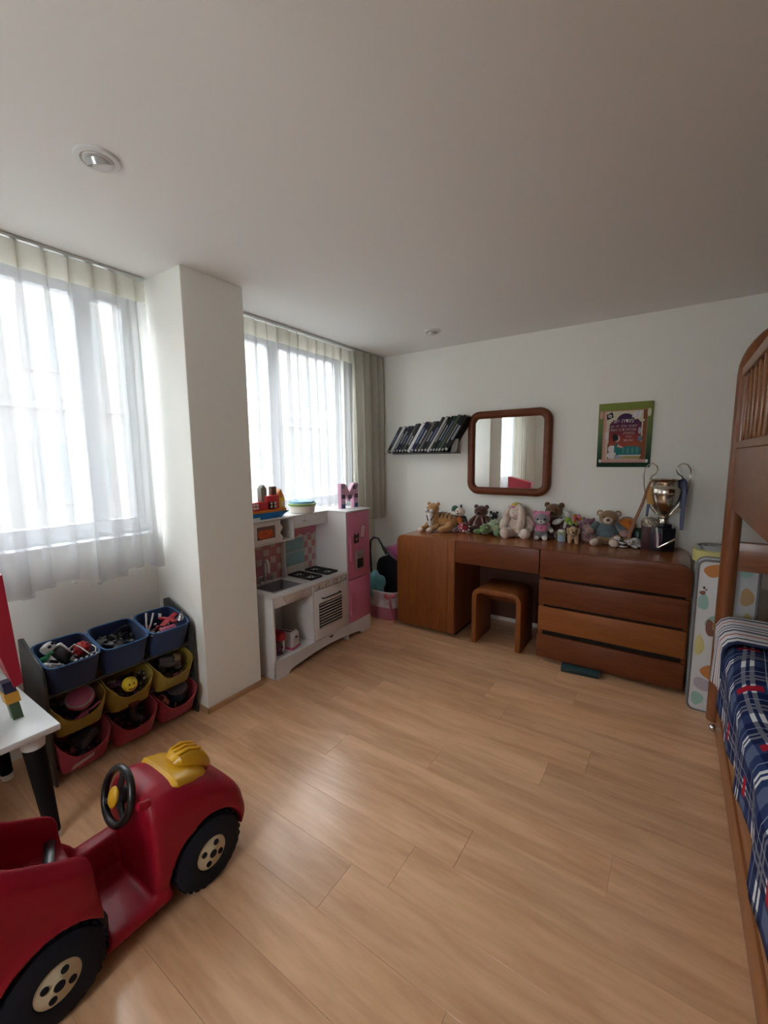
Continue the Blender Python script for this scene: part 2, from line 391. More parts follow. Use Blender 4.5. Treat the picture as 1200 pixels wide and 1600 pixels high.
# ================================================================== DRESSER
cherry = wood('cherry_wood_h', (0.165, 0.045, 0.014), (0.115, 0.028, 0.009), 'x', 0.42, coat=0.06, scale=1.5, stretch=9, bump=0.03, spec=0.25)
cherry_v = wood('cherry_wood_v', (0.26, 0.083, 0.022), (0.185, 0.053, 0.014), 'z', 0.42, coat=0.06, scale=1.5, stretch=9, bump=0.03, spec=0.25)
cherry_y = wood('cherry_wood_y', (0.24, 0.075, 0.02), (0.17, 0.05, 0.013), 'y', 0.32, coat=0.06, scale=1.5, stretch=9, bump=0.03, spec=0.25)
honey = wood('honey_drawer_wood', (0.28, 0.092, 0.025), (0.22, 0.066, 0.017), 'x', 0.42, coat=0.06, scale=1.5, stretch=9, bump=0.03, spec=0.25)
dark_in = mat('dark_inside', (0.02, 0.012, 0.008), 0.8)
DX0, DX1, DY0, DY1, DZ = -1.99, 0.135, 3.12, YB-0.004, 0.83
DM0, DM1 = -1.435, -0.765
dr_ = thing('dresser', 'long cherry wood dresser with desk gap holding the soft toys', 'dresser', (DX0, DY1, 0))
def W(mb): mb.v = [(x-DX0, y-DY1, z) for x, y, z in mb.v]; return mb
# continuous top with rounded ends
top = [(DX0, DZ-0.10)] + arc(DX0+0.06, DZ-0.06, 0.06, PI, PI/2, 6) + arc(DX1-0.07, DZ-0.07, 0.07, PI/2, 0, 6) + [(DX1, DZ-0.10), (DX1-0.025, DZ-0.10)] + arc(DX1-0.07, DZ-0.07, 0.045, 0, PI/2, 6) + arc(DX0+0.06, DZ-0.06, 0.035, PI/2, PI, 6) + [(DX0+0.025, DZ-0.10)]
W(MB().prism(top, 'xz', DY0+0.032, DY1)).build('top', wood('cherry_top', (0.30, 0.10, 0.028), (0.21, 0.062, 0.017), 'x', 0.25, coat=0.3, scale=1.5, stretch=9, bump=0.02), dr_)
for (a, b) in ((DX0, DX0+0.025), (DM0-0.03, DM0), (DM1, DM1+0.03), (DX1-0.025, DX1)):
    outer = a in (DX0, DX1-0.025)
    W(MB().bx(a, b, DY0+0.032, DY1, 0.03, DZ-0.1 if outer else DZ-0.026)).build('side_panel', cherry_v, dr_)
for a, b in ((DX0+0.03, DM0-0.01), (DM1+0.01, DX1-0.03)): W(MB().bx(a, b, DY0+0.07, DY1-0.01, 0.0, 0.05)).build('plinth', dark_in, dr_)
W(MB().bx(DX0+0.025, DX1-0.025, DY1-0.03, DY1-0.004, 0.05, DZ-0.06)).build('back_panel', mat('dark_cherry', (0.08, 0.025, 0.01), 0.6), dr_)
for a, b in ((DX0+0.025, DM0-0.03), (DM1+0.03, DX1-0.025)): W(MB().bx(a, b, DY0+0.05, DY0+0.06, 0.05, DZ-0.06)).build('inner_front', dark_in, dr_)  # near-black sheet stands in for shade in the gaps between fronts
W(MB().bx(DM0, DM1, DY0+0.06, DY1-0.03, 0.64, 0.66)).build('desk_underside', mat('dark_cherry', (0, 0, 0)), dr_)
# fronts
d = W(MB().prism(rrect(DX0, DM0-0.066, 0.03, DZ, 0.06, 6, (0, 0, 0, 1)), 'xz', DY0, DY0+0.030, 0.004)).build('door', cherry_v, dr_)
W(MB().bx(DM0-0.064, DM0, DY0, DY0+0.030, 0.03, DZ-0.002, 0.004)).build('door_stile', cherry_v, dr_)
W(MB().bx(DM0+0.003, DM1-0.003, DY0, DY0+0.030, 0.648, DZ, 0.004)).build('drawer', cherry, dr_)
zs = [(0.632, DZ), (0.43, 0.612), (0.235, 0.41), (0.035, 0.205)]
for i, (a, b) in enumerate(zs):
    oy = -0.022 if i == 3 else 0.0
    poly = rrect(DM1+0.003, DX1, a, b, 0.07, 6, (0, 0, 1, 0)) if i == 0 else [(DM1+0.003, a), (DX1-0.006, a), (DX1-0.006, b), (DM1+0.003, b)]
    o = W(MB().prism(poly, 'xz', DY0+oy, DY0+oy+0.030, 0.004)).build('drawer', honey if i == 2 else cherry, dr_)
    if i == 2: o['label'] = 'drawer front of a lighter honey colour'

# stool: one bent wooden arch
st = thing('stool', 'low arched cherry wood stool tucked into the desk gap', 'stool', (-1.0875, 3.30, 0))
def arch_poly(w, h, r, t, n=8):
    o = [(-w, 0)] + arc(-w+r, h-r, r, PI, PI/2, n) + arc(w-r, h-r, r, PI/2, 0, n) + [(w, 0), (w-t, 0)]
    return o + arc(w-r, h-r, r-t, 0, PI/2, n) + arc(-w+r, h-r, r-t, PI/2, PI, n) + [(-w+t, 0)]
MB().prism(arch_poly(0.198, 0.462, 0.075, 0.04), 'xz', -0.17, 0.17, 0.006).build('bent_frame', cherry_v, st)
MB().bx(-0.158, 0.158, 0.09, 0.115, 0.30, 0.425, 0.003).build('apron', cherry, st)
MB().bx(-0.158, 0.158, -0.02, 0.0, 0.36, 0.425, 0.003).build('apron', cherry, st)

# dark flat box under the lowest drawer
db = thing('flat_box', 'thin dark green box lying on the floor under the lowest drawer', 'box', (-0.46, 3.13, 0), R(6))
MB().bx(-0.12, 0.12, -0.10, 0.10, 0.0, 0.028, 0.003).build('box_body', mat('dark_green_card', (0.012, 0.03, 0.028), 0.5), db)
MB().bx(-0.122, 0.122, -0.102, 0.102, 0.018, 0.031, 0.003).build('lid', mat('dark_teal_card', (0.015, 0.045, 0.05), 0.45), db)

# ================================================================== MIRROR
def sweep_ring(poly, plane_y, prof):
    """poly closed in xz, prof = list of (outward offset, y offset)"""
    n = len(poly); vs = []; fs = []; m = len(prof)
    for i in range(n):
        p0 = Vector(poly[i-1]); p1 = Vector(poly[i]); p2 = Vector(poly[(i+1) % n]); t = (p2-p0).normalized(); nn = Vector((t.y, -t.x))
        for a, b in prof: q = p1 + nn*a; vs.append((q.x, plane_y+b, q.y))
    for i in range(n):
        j = (i+1) % n
        for k in range(m): l = (k+1) % m; fs.append((i*m+k, i*m+l, j*m+l, j*m+k))
    return MB().add(vs, fs)
mr = thing('wall_mirror', 'square wall mirror in thick rounded cherry wood frame', 'mirror', (-1.208, YB-0.006, 1.532), rz=R(-1.4))
hw, hh = 0.335, 0.336
prof = [(0.033*math.cos(a), -0.030-0.026*math.sin(a)) for a in [PI*i/8 for i in range(9)]] + [(-0.033, -0.004), (0.033, -0.004)]
sweep_ring(rrect(-hw, hw, -hh, hh, 0.075, 8), 0, prof).build('frame', cherry, mr)
MB().prism(rrect(-hw+0.01, hw-0.01, -hh+0.01, hh-0.01, 0.065, 8), 'xz', -0.022, -0.008).build('mirror_glass', mat('mirror_silver', (0.88, 0.89, 0.87), 0.015, metal=1.0), mr, smooth=False)

# ================================================================== BUNK BED
bw = wood('bunk_wood', (0.25, 0.083, 0.027), (0.17, 0.05, 0.016), 'z', 0.35, coat=0.3, scale=1.6, stretch=8, bump=0.03)
bwy = wood('bunk_wood_y', (0.31, 0.12, 0.042), (0.23, 0.08, 0.026), 'y', 0.35, coat=0.3, scale=1.6, stretch=8, bump=0.03)
bwx = wood('bunk_wood_x', (0.25, 0.083, 0.027), (0.17, 0.05, 0.016), 'x', 0.35, coat=0.3, scale=1.6, stretch=8, bump=0.03)
BX0, BX1, BY0, BY1 = 0.273, 1.27, 0.80, 2.86
bed = thing('bunk_bed', 'cherry wood bunk bed with arched end frame and slatted guard rail', 'bed', (BX0, BY1, 0))
def B_(mb): mb.v = [(x-BX0, y-BY1, z) for x, y, z in mb.v]; return mb
for ye in (BY1, BY0):
    rr = 0.24; zt = 2.14
    path = [(BX0, ye, 0.03), (BX0, ye, 0.5), (BX0, ye, 1.0), (BX0, ye, 1.5)] + [(p[0], ye, p[1]) for p in arc(BX0+rr, zt-rr, rr, PI, PI/2, 10)] + [(p[0], ye, p[1]) for p in arc(BX1-rr, zt-rr, rr, PI/2, 0, 10)] + [(BX1, ye, 1.5), (BX1, ye, 1.0), (BX1, ye, 0.03)]
    B_(MB().tube(path, 0.05, 16, flat=(0.76, 0.8), up=(1, 0, 0))).build('end_frame', bw, bed)
    for z0, z1 in ((0.89, 1.045), (0.36, 0.52)): B_(MB().bx(BX0+0.03, BX1-0.03, ye-0.015, ye+0.02, z0, z1, 0.006)).build('crossbar', bwx, bed)
    B_(MB().bx(BX0+0.03, BX1-0.03, ye-0.012, ye+0.012, 1.22, 1.53, 0.006)).build('end_board', bwx, bed)
    B_(MB().bx(BX0+0.03, BX1-0.03, ye-0.018, ye+0.018, 1.86, 1.91, 0.008)).build('end_rail', bwx, bed)
    B_(MB().bx(BX0+0.03, BX1-0.03, ye-0.008, ye+0.008, 1.53, 1.86, 0.003)).build('end_panel', mat('dark_cherry', (0, 0, 0)), bed)
for xs, nm in ((0.253, 'near'), (BX1+0.005, 'far')):
    B_(MB().bx(xs, xs+0.03, BY0+0.03, BY1-0.035, 1.225, 1.53, 0.005)).build('upper_side_rail', bwy, bed)
    B_(MB().bx(xs+0.02, xs+0.05, BY0+0.03, BY1-0.035, 0.185, 0.375, 0.005)).build('lower_side_rail', bwy, bed)
    B_(MB().bx(xs-0.002, xs+0.034, BY0+0.03, BY1-0.03, 1.885, 1.935, 0.010)).build('guard_rail', bwy, bed)
    B_(MB().bx(xs-0.002, xs+0.034, BY0+0.03, BY1-0.03, 1.53, 1.565, 0.006)).build('guard_rail', bwy, bed)
    if nm == 'far':
        B_(MB().bx(xs+0.008, xs+0.024, BY0+0.03, BY1-0.035, 1.53, 1.89, 0.004)).build('guard_panel', mat('dark_cherry', (0, 0, 0)), bed); continue
    y = BY1-0.13
    while y > BY0+0.1:
        B_(MB().bx(xs+0.009, xs+0.023, y-0.012, y+0.012, 1.56, 1.89, 0.004)).build('slat', bwy, bed); y -= 0.125
B_(MB().bx(0.285, BX1, BY0+0.05, BY1-0.04, 1.25, 1.275)).build('upper_bed_base', mat('plywood', (0.35, 0.2, 0.1), 0.7), bed)
B_(MB().bx(0.305, BX1, BY0+0.05, BY1-0.04, 0.20, 0.225)).build('lower_bed_base', mat('dark_cherry', (0, 0, 0)), bed)
B_(MB().ell((0.262, 2.785, 0.019), (0.019, 0.019, 0.019))).build('foot_caster', mat('chrome', (0.75, 0.75, 0.75), 0.12, metal=1.0), bed)
MB().box((0.78, (BY0+BY1)/2, 1.355), (0.94, 1.9, 0.15), 0.04, 3).build('mattress', mat('upper_ticking', (0.10, 0.035, 0.03), 0.9)); o = bpy.data.objects['mattress']; tag(o, 'dark maroon mattress on the upper bunk behind the guard slats', 'mattress')
td = thing('trundle_drawer', 'long cherry wood trundle drawer under the lower bunk', 'drawer', (0.28, 1.87, 0))
MB().bx(-0.008, 0.014, -0.90, 0.90, 0.012, 0.15, 0.004).build('drawer_front', bwy, td)
MB().bx(0.014, 0.85, -0.88, 0.88, 0.03, 0.10).build('drawer_box', dark_in, td)  # box coloured dark so the gap below the bed rail reads as shade

# lower bunk: mattress, plaid duvet, striped pillow cloth
o = MB().box((0.80, 1.84, 0.395), (0.94, 1.94, 0.33), 0.05, 3).build('mattress', mat('lower_ticking', (0.6, 0.6, 0.62), 0.9)); tag(o, 'mattress on the lower bunk under the plaid duvet', 'mattress')
def plaid():
    m = bpy.data.materials.new('navy_plaid'); m.use_nodes = True; nt = m.node_tree; N = nt.nodes; L = nt.links; b = N['Principled BSDF']; b.inputs['Roughness'].default_value = 0.85
    uv = N.new('ShaderNodeUVMap'); sp = N.new('ShaderNodeSeparateXYZ'); L.new(uv.outputs[0], sp.inputs[0])
    def stripe(src, period, off, width):
        a = N.new('ShaderNodeMath'); a.operation = 'ADD'; a.inputs[1].default_value = off; L.new(src, a.inputs[0])
        d_ = N.new('ShaderNodeMath'); d_.operation = 'DIVIDE'; d_.inputs[1].default_value = period; L.new(a.outputs[0], d_.inputs[0])
        f = N.new('ShaderNodeMath'); f.operation = 'FRACT'; L.new(d_.outputs[0], f.inputs[0])
        l = N.new('ShaderNodeMath'); l.operation = 'LESS_THAN'; l.inputs[1].default_value = width/period; L.new(f.outputs[0], l.inputs[0]); return l.outputs[0]
    def mixc(fac, a, col):
        x = N.new('ShaderNodeMix'); x.data_type = 'RGBA'; L.new(fac, x.inputs['Factor'])
        if isinstance(a, tuple): x.inputs['A'].default_value = a
        else: L.new(a, x.inputs['A'])
        x.inputs['B'].default_value = col; return x.outputs['Result']
    def mul(a, b_): x = N.new('ShaderNodeMath'); x.operation = 'MULTIPLY'; L.new(a, x.inputs[0]); L.new(b_, x.inputs[1]); return x.outputs[0]
    def mx_(a, b_): x = N.new('ShaderNodeMath'); x.operation = 'MAXIMUM'; L.new(a, x.inputs[0]); L.new(b_, x.inputs[1]); return x.outputs[0]
    U, V = sp.outputs[0], sp.outputs[1]; P = 0.20
    navy = (0.008, 0.016, 0.075, 1); mid = (0.024, 0.044, 0.13, 1); white = (0.72, 0.74, 0.76, 1); red = (0.40, 0.012, 0.03, 1)
    bu = stripe(U, P, 0.0, 0.06); bv = stripe(V, P, 0.0, 0.06)
    c = mixc(bu, navy, mid); c = mixc(bv, c, mid); c = mixc(mul(bu, bv), c, (0.10, 0.135, 0.24, 1))
    lu = mx_(stripe(U, P, -0.088, 0.013), stripe(U, P, -0.112, 0.013)); lv = mx_(stripe(V, P, -0.088, 0.013), stripe(V, P, -0.112, 0.013))
    tu = stripe(U, P, -0.155, 0.004); tv = stripe(V, P, -0.155, 0.004)
    c = mixc(mx_(tu, tv), c, (0.28, 0.33, 0.45, 1))
    thin = N.new('ShaderNodeMath'); thin.operation = 'MULTIPLY'; thin.inputs[1].default_value = 0.22; L.new(mx_(lu, lv), thin.inputs[0]); c = mixc(thin.outputs[0], c, white)
    c = mixc(mul(lu, bv), c, white); c = mixc(mul(lv, bu), c, white)
    c = mixc(mul(stripe(U, P*2, -0.012, 0.036), stripe(V, P, -0.07, 0.075)), c, red)
    L.new(c, b.inputs['Base Color']); b.inputs['Specular IOR Level'].default_value = 0.15
    MATS['navy_plaid'] = m; return m
def drape(name, m, y0, y1, zt, zh, x_edge, wav, seed, nu=40, nv=44, x_in=1.18, puff=0.02, label=None, cat=None):
    """cloth lying on the mattress and hanging over the near edge; uv in metres"""
    rn = random.Random(seed); ph = [rn.uniform(0, 6.28) for _ in range(6)]
    vs = []; uvs = []; fs = []
    hang = zt-zh; Ltot = (x_in-x_edge)+hang; rr = 0.06
    for j in range(nv):
        t = j/(nv-1); y = y0+(y1-y0)*t
        for i in range(nu):
            s = (i/(nu-1))*Ltot     # from hem upwards, then inwards
            hemw = 0.03*math.sin(y*5+ph[0])+0.015*math.sin(y*13+ph[1])
            h = hang-0.0
            if s < h-rr: x = x_edge + wav*math.sin(y*17+ph[2])*(1-s/h)+wav*0.6*math.sin(y*31+ph[4])*(1-s/h)*0.6; z = zh + s + hemw*(1-s/h)
            elif s < h-rr+rr*PI/2:
                a = (s-(h-rr))/rr; x = x_edge + rr*(1-math.cos(a)) + wav*math.sin(y*17+ph[2])*rr/h*(1-a/1.6); z = zt-rr+rr*math.sin(a) + hemw*rr/h*(1-a/1.6)
            else: x = x_edge+rr+(s-(h-rr+rr*PI/2)); z = zt
            z += puff*(math.sin(x*9+ph[3]+y*2)*math.sin(y*7+ph[5]))*min(1, max(0, (s-h*0.6)/0.15)) 
            vs.append((x, y, z)); uvs.append((y*0.985+0.12*s*0.2, s+0.03*math.sin(y*4)))
    for j in range(nv-1):
        for i in range(nu-1): fs.append((j*nu+i, j*nu+i+1, (j+1)*nu+i+1, (j+1)*nu+i))
    mb = MB(); mb.add(vs, fs); me = mb.mesh(name, m, True, 180)
    ul = me.uv_layers.new(name='UVMap')
    for lp in me.loops: ul.data[lp.index].uv = uvs[lp.vertex_index]
    o = bpy.data.objects.new(name, me); COL.objects.link(o); md = o.modifiers.new('thickness', 'SOLIDIFY'); md.thickness = 0.014; md.offset = 1.0
    tag(o, label, cat); return o
drape('duvet', plaid(), 0.86, 2.66, 0.60, 0.33, 0.262, 0.010, 2, label='navy plaid duvet with red squares spread on the lower bunk', cat='duvet')
def striped():
    m = bpy.data.materials.new('striped_sheet'); m.use_nodes = True; nt = m.node_tree; N = nt.nodes; L = nt.links; b = N['Principled BSDF']; b.inputs['Roughness'].default_value = 0.85
    uv = N.new('ShaderNodeUVMap'); sp = N.new('ShaderNodeSeparateXYZ'); L.new(uv.outputs[0], sp.inputs[0])
    mp = N.new('ShaderNodeMath'); mp.operation = 'MULTIPLY'; mp.inputs[1].default_value = 1/0.19; L.new(sp.outputs[0], mp.inputs[0])
    f = N.new('ShaderNodeMath'); f.operation = 'FRACT'; L.new(mp.outputs[0], f.inputs[0])
    r = N.new('ShaderNodeValToRGB'); r.color_ramp.interpolation = 'CONSTANT'; e = r.color_ramp.elements
    cols = [(0, (0.72, 0.72, 0.74)), (0.16, (0.45, 0.02, 0.04)), (0.22, (0.72, 0.72, 0.74)), (0.42, (0.02, 0.03, 0.09)), (0.52, (0.72, 0.72, 0.74)), (0.66, (0.02, 0.03, 0.09)), (0.72, (0.72, 0.72, 0.74)), (0.86, (0.02, 0.03, 0.09)), (0.93, (0.72, 0.72, 0.74))]
    e[0].position = 0; e[0].color = (*cols[0][1], 1); e[1].position = cols[1][0]; e[1].color = (*cols[1][1], 1)
    for p, c in cols[2:]: q = e.new(p); q.color = (*c, 1)
    L.new(f.outputs[0], r.inputs[0]); L.new(r.outputs[0], b.inputs['Base Color']); MATS['striped_sheet'] = m; return m
drape('folded_sheet', striped(), 2.44, 2.815, 0.635, 0.34, 0.248, 0.010, 7, 40, 24, puff=0.006, label='white sheet with navy and red stripes at the head of the lower bunk', cat='sheet')

# folded play mats standing between the bed and dresser
def play_mat():
    t = thing('play_mat', 'folded white play mat with animal print and grey piping standing by the bed', 'play mat', (0.285, 3.02, 0))
    c = MB().prism(rrect(-0.135, 0.135, 0.0, 0.905, 0.04, 6), 'xz', -0.045, 0.045, 0.006).build('cover', mat('mat_white', (0.62, 0.64, 0.66), 0.5), t)
    for y in (-0.045, 0.045):
        MB().tube([(p[0], y, p[1]) for p in rrect(-0.135, 0.135, 0.0, 0.905, 0.04, 6)], 0.0065, 8, closed=True).build('piping', mat('grey_piping', (0.16, 0.16, 0.17), 0.7), t)
    def blob(u, v, ru, rv, m, rot=0, k=0, dep=0.0008):
        pts = []
        for i in range(20):
            a = 2*PI*i/20; q = 1+0.10*math.sin(3*a+k); x, z = ru*q*math.cos(a), rv*q*math.sin(a)
            pts.append((u+x*math.cos(rot)-z*math.sin(rot), v+x*math.sin(rot)+z*math.cos(rot)))
        pts = [(max(-0.122, min(0.122, p[0])), p[1]) for p in pts]
        MB().prism(pts, 'xz', -0.045-dep, -0.0445).build('print', m, c)
    OR = mat('print_orange', (0.55, 0.22, 0.06), 0.6); PU = mat('print_plum', (0.30, 0.06, 0.12), 0.6); TE = mat('print_mint', (0.30, 0.50, 0.45), 0.6); YE = mat('print_yellow', (0.60, 0.55, 0.22), 0.6)
    BR = mat('print_brown', (0.22, 0.09, 0.06), 0.6); LI = mat('print_lilac', (0.45, 0.40, 0.48), 0.6); BK = mat('print_black', (0.03, 0.03, 0.04), 0.6); TA = mat('print_tan', (0.50, 0.33, 0.16), 0.6)
    blob(-0.06, 0.85, 0.05, 0.035, OR, 0.5, 1); blob(0.0, 0.83, 0.02, 0.055, PU, -0.5, 2, 0.0012); blob(-0.10, 0.66, 0.028, 0.045, TE, 0, 4); blob(0.0, 0.68, 0.02, 0.07, YE, 0, 1)
    blob(-0.105, 0.715, 0.015, 0.012, BR, 0.3, 0, 0.0012); blob(-0.10, 0.745, 0.006, 0.008, BK, 0, 0, 0.0012); blob(-0.09, 0.735, 0.006, 0.004, BK, 0, 0, 0.0012)
    blob(-0.035, 0.545, 0.05, 0.04, TE, 0, 3); blob(-0.055, 0.51, 0.024, 0.05, BR, 0.2, 3, 0.0012); blob(-0.02, 0.53, 0.03, 0.035, TA, 0, 2, 0.0015); blob(-0.10, 0.40, 0.022, 0.06, YE, 0, 2); blob(0.04, 0.36, 0.06, 0.05, LI, 0, 5)
    blob(-0.03, 0.24, 0.06, 0.04, OR, -0.6, 2); blob(-0.06, 0.165, 0.06, 0.035, LI, -0.3, 1, 0.0012); blob(-0.09, 0.075, 0.03, 0.04, TE, 0, 1); blob(0.08, 0.86, 0.025, 0.03, TE, 0, 2); blob(0.09, 0.72, 0.03, 0.05, TA, 0, 2); blob(0.10, 0.58, 0.02, 0.05, YE, 0, 2)
play_mat()
t = thing('rolled_mat', 'grey and yellow rolled mat standing behind the folded play mat', 'play mat', (0.24, 3.20, 0))
def spiral(a, b): 
    th = a*2*PI*2.6; r = 0.03+0.028*th/(2*PI); return (r*math.cos(th), r*math.sin(th), 0.955*b)
o = MB().grid(spiral, 90, 2).build('mat_sheet', mat('mat_back_grey', (0.33, 0.34, 0.34), 0.6), t); md = o.modifiers.new('thickness', 'SOLIDIFY'); md.thickness = 0.012
MB().lathe([(0.110, 0.86), (0.113, 0.862), (0.113, 0.93), (0.110, 0.932)], 36).build('edge_band', mat('print_yellow', (0, 0, 0)), t)
# ================================================================== PLAY KITCHEN (long side along y, front towards +x)
kw = mat('kitchen_white', (0.66, 0.64, 0.64), 0.45); kp = mat('kitchen_pink', (0.56, 0.17, 0.29), 0.4); kpl = mat('tile_pale', (0.62, 0.50, 0.47), 0.5); ktp = mat('tile_pink', (0.50, 0.22, 0.24), 0.5)
kgrey = mat('sink_grey', (0.30, 0.28, 0.30), 0.35, metal=0.3); kblk = mat('kitchen_black', (0.015, 0.014, 0.014), 0.5); kchr = mat('toy_chrome', (0.62, 0.60, 0.58), 0.3, metal=0.5)
KX, KXB, KY0, KY1, KF, KC, KT = -2.15, -2.50, 1.83, 2.925, 2.622, 0.585, 1.075
kit = thing('play_kitchen', 'white and pink wooden play kitchen with sink, hob and fridge', 'toy kitchen', (KXB, KY0, 0))
def K(mb): mb.v = [(x-KXB, y-KY0, z) for x, y, z in mb.v]; return mb
T = 0.014
K(MB().bx(KXB, KX, KY0, KY0+T, 0.0, KC, 0.002)).build('side_panel', kw, kit)
K(MB().bx(KXB, KX, KF-T, KF, 0.0, KT-0.012, 0.002)).build('side_panel', kw, kit)
K(MB().bx(KXB, KX, KY1-T, KY1, 0.0, KT-0.012, 0.002)).build('side_panel', kw, kit)
K(MB().bx(KXB, KX, 2.205, 2.219, 0.13, KC-0.02, 0.002)).build('divider', kw, kit)
K(MB().bx(KXB, KXB+0.01, KY0+T, KY1-T, 0.05, KT-0.012)).build('back_board', kw, kit)
K(MB().bx(KXB+0.01, KX, KY0+T, KF-T, 0.118, 0.132, 0.002)).build('bottom_shelf', kw, kit)
# toe board with arched cut-out
poly = [(KY0, 0.0), (1.94, 0.0), (1.965, 0.022), (2.0, 0.03)] + [(2.0+0.74*i/10, 0.03+0.028*math.sin(PI*i/10)) for i in range(1, 10)] + [(2.74, 0.03), (2.77, 0.022), (2.79, 0.0), (KY1, 0.0), (KY1, 0.13), (KY0, 0.13)]
K(MB().prism(poly, 'yz', KX-0.012, KX+0.002)).build('toe_board', kw, kit)
# counter with sink hole
ct = MB(); sx0, sx1, sy0, sy1 = -2.43, -2.215, 1.90, 2.165
ct.bx(KXB, sx0, KY0-0.008, KF-T, KC-0.016, KC, 0.002); ct.bx(sx1, KX+0.012, KY0-0.008, KF-T, KC-0.016, KC, 0.002)
ct.bx(sx0, sx1, KY0-0.008, sy0, KC-0.016, KC); ct.bx(sx0, sx1, sy1, KF-T, KC-0.016, KC)
K(ct).build('worktop', kw, kit)
bs = MB(); bs.bx(sx0, sx1, sy0, sy1, KC-0.08, KC-0.075); bs.bx(sx0, sx0+0.006, sy0, sy1, KC-0.08, KC+0.003); bs.bx(sx1-0.006, sx1, sy0, sy1, KC-0.08, KC+0.003); bs.bx(sx0, sx1, sy0, sy0+0.006, KC-0.08, KC+0.003); bs.bx(sx0, sx1, sy1-0.006, sy1, KC-0.08, KC+0.003)
sink = K(bs).build('sink', kgrey, kit)
K(MB().lathe([(0, KC-0.074), (0.016, KC-0.074), (0.018, KC-0.068), (0.0, KC-0.066)], 16, Matrix.Translation((-2.32, 2.03, 0)))).build('drain', kblk, sink)
fp = [(-2.455, 2.03, KC)] + [(-2.455+0.045*(1-math.cos(a)), 2.03-0.02*(1-math.cos(a)), KC+0.13+0.05*math.sin(a)) for a in [PI*i/10 for i in range(11)]] + [(-2.365, 1.99, KC+0.10)]
fc = K(MB().tube(fp, 0.011, 10)).build('faucet', kchr, kit)
K(MB().bx(-2.47, -2.44, 1.98, 2.10, KC, KC+0.014, 0.004)).build('faucet_base', kchr, fc)
for y in (1.985, 2.095): K(MB().cyl((-2.455, y, KC+0.01), (-2.455, y, KC+0.045), 0.010, 0.012, 12)).build('tap', kchr, fc)
# sink apron (a tapered tray front) and dark corner
K(MB().bx(KX-0.012, KX, KY0+T, 2.205, 0.503, KC-0.016, 0.002)).build('apron', kw, kit)
K(MB().prism([(1.945, 0.512), (2.10, 0.512), (2.135, 0.566), (1.915, 0.566)], 'yz', KX, KX+0.010, 0.003)).build('sink_front', mat('apron_beige', (0.55, 0.48, 0.44), 0.5), kit)
# hob
for yc in (2.32, 2.505):
    for xc in (-2.40, -2.27):
        g = MB()
        for s in (-1, 1): g.bx(xc-0.058, xc+0.058, yc+s*0.055-0.006, yc+s*0.055+0.006, KC, KC+0.016, 0.002); g.bx(xc+s*0.055-0.006, xc+s*0.055+0.006, yc-0.06, yc+0.06, KC, KC+0.016, 0.002)
        for a in range(4): q = PI/4+a*PI/2; g.box((xc+0.045*math.cos(q), yc+0.045*math.sin(q), KC+0.013), (0.055, 0.010, 0.008), 0.002, 1, (0, 0, q))
        gr = K(g).build('hob_grate', kblk, kit)
        K(MB().lathe([(0.0, KC+0.008), (0.02, KC+0.008), (0.022, KC), (0.022, KC)], 16, Matrix.Translation((xc, yc, 0)))).build('burner', kchr, gr)
# oven front
K(MB().bx(KX-0.012, KX, 2.219, KF-T, 0.522, KC-0.016, 0.002)).build('control_panel', mat('control_beige', (0.56, 0.50, 0.47), 0.5), kit)
for i, y in enumerate((2.255, 2.33, 2.415, 2.50, 2.57)):
    r_ = 0.022 if i == 2 else 0.017
    kn = K(MB().cyl((KX, y, 0.547), (KX+0.020, y, 0.547), r_, r_*0.85, 18)).build('knob', kchr, kit)
    K(MB().bx(KX+0.019, KX+0.028, y-0.003, y+0.003, 0.547-r_*0.8, 0.547+r_*0.8, 0.001, 1)).build('grip', kgrey, kn)
od = K(MB().bx(KX-0.012, KX+0.004, 2.222, KF-T-0.003, 0.135, 0.518, 0.003)).build('oven_door', kw, kit)
K(MB().bx(KX+0.003, KX+0.006, 2.268, 2.533, 0.212, 0.412)).build('oven_window', kblk, od)
for k in range(9): z = 0.222+k*0.0225; K(MB().box((KX+0.010, 2.4005, z), (0.012, 0.262, 0.007), 0.001, 1, (0, R(-25), 0))).build('louvre', mat('louvre_beige', (0.50, 0.44, 0.42), 0.5), od)
K(MB().tube([(KX+0.004, 2.30, 0.450), (KX+0.026, 2.305, 0.450), (KX+0.026, 2.50, 0.450), (KX+0.004, 2.505, 0.450)], 0.005, 8)).build('handle', kblk, od)
K(MB().prism([(2.37, 0.118), (2.43, 0.118), (2.40, 0.098)], 'yz', KX, KX+0.004)).build('latch', kblk, kit)
# upper unit
UX = -2.345
K(MB().bx(KXB-0.006, UX+0.008, KY0-0.008, KF, KT-0.012, KT, 0.002)).build('top_shelf', kw, kit)
K(MB().bx(KXB, UX, KY0, KY0+T, KC, KT-0.012, 0.002)).build('upper_side', kw, kit)
K(MB().bx(KXB, UX, 2.222, 2.236, 0.893, KT-0.012, 0.002)).build('upper_divider', kw, kit)
K(MB().bx(KXB, -2.445, 2.218, 2.232, KC, 0.893, 0.002)).build('lower_divider', kw, kit)
K(MB().bx(KXB, UX, KY0+T, 2.222, 0.893, 0.907, 0.002)).build('microwave_shelf', kw, kit)
edge = [(2.105+0.012*math.sin(i/12*4*PI), 0.91+0.148*i/12) for i in range(13)]
mw = K(MB().prism([(KY0+T+0.002, 0.91)] + edge + [(KY0+T+0.002, 1.058)], 'yz', UX-0.012, UX+0.003)).build('microwave_door', kw, kit)
K(MB().bx(UX+0.002, UX+0.005, 1.885, 2.045, 0.94, 1.03, 0.001, 1)).build('microwave_window', mat('mw_window', (0.16, 0.10, 0.09), 0.3), mw)
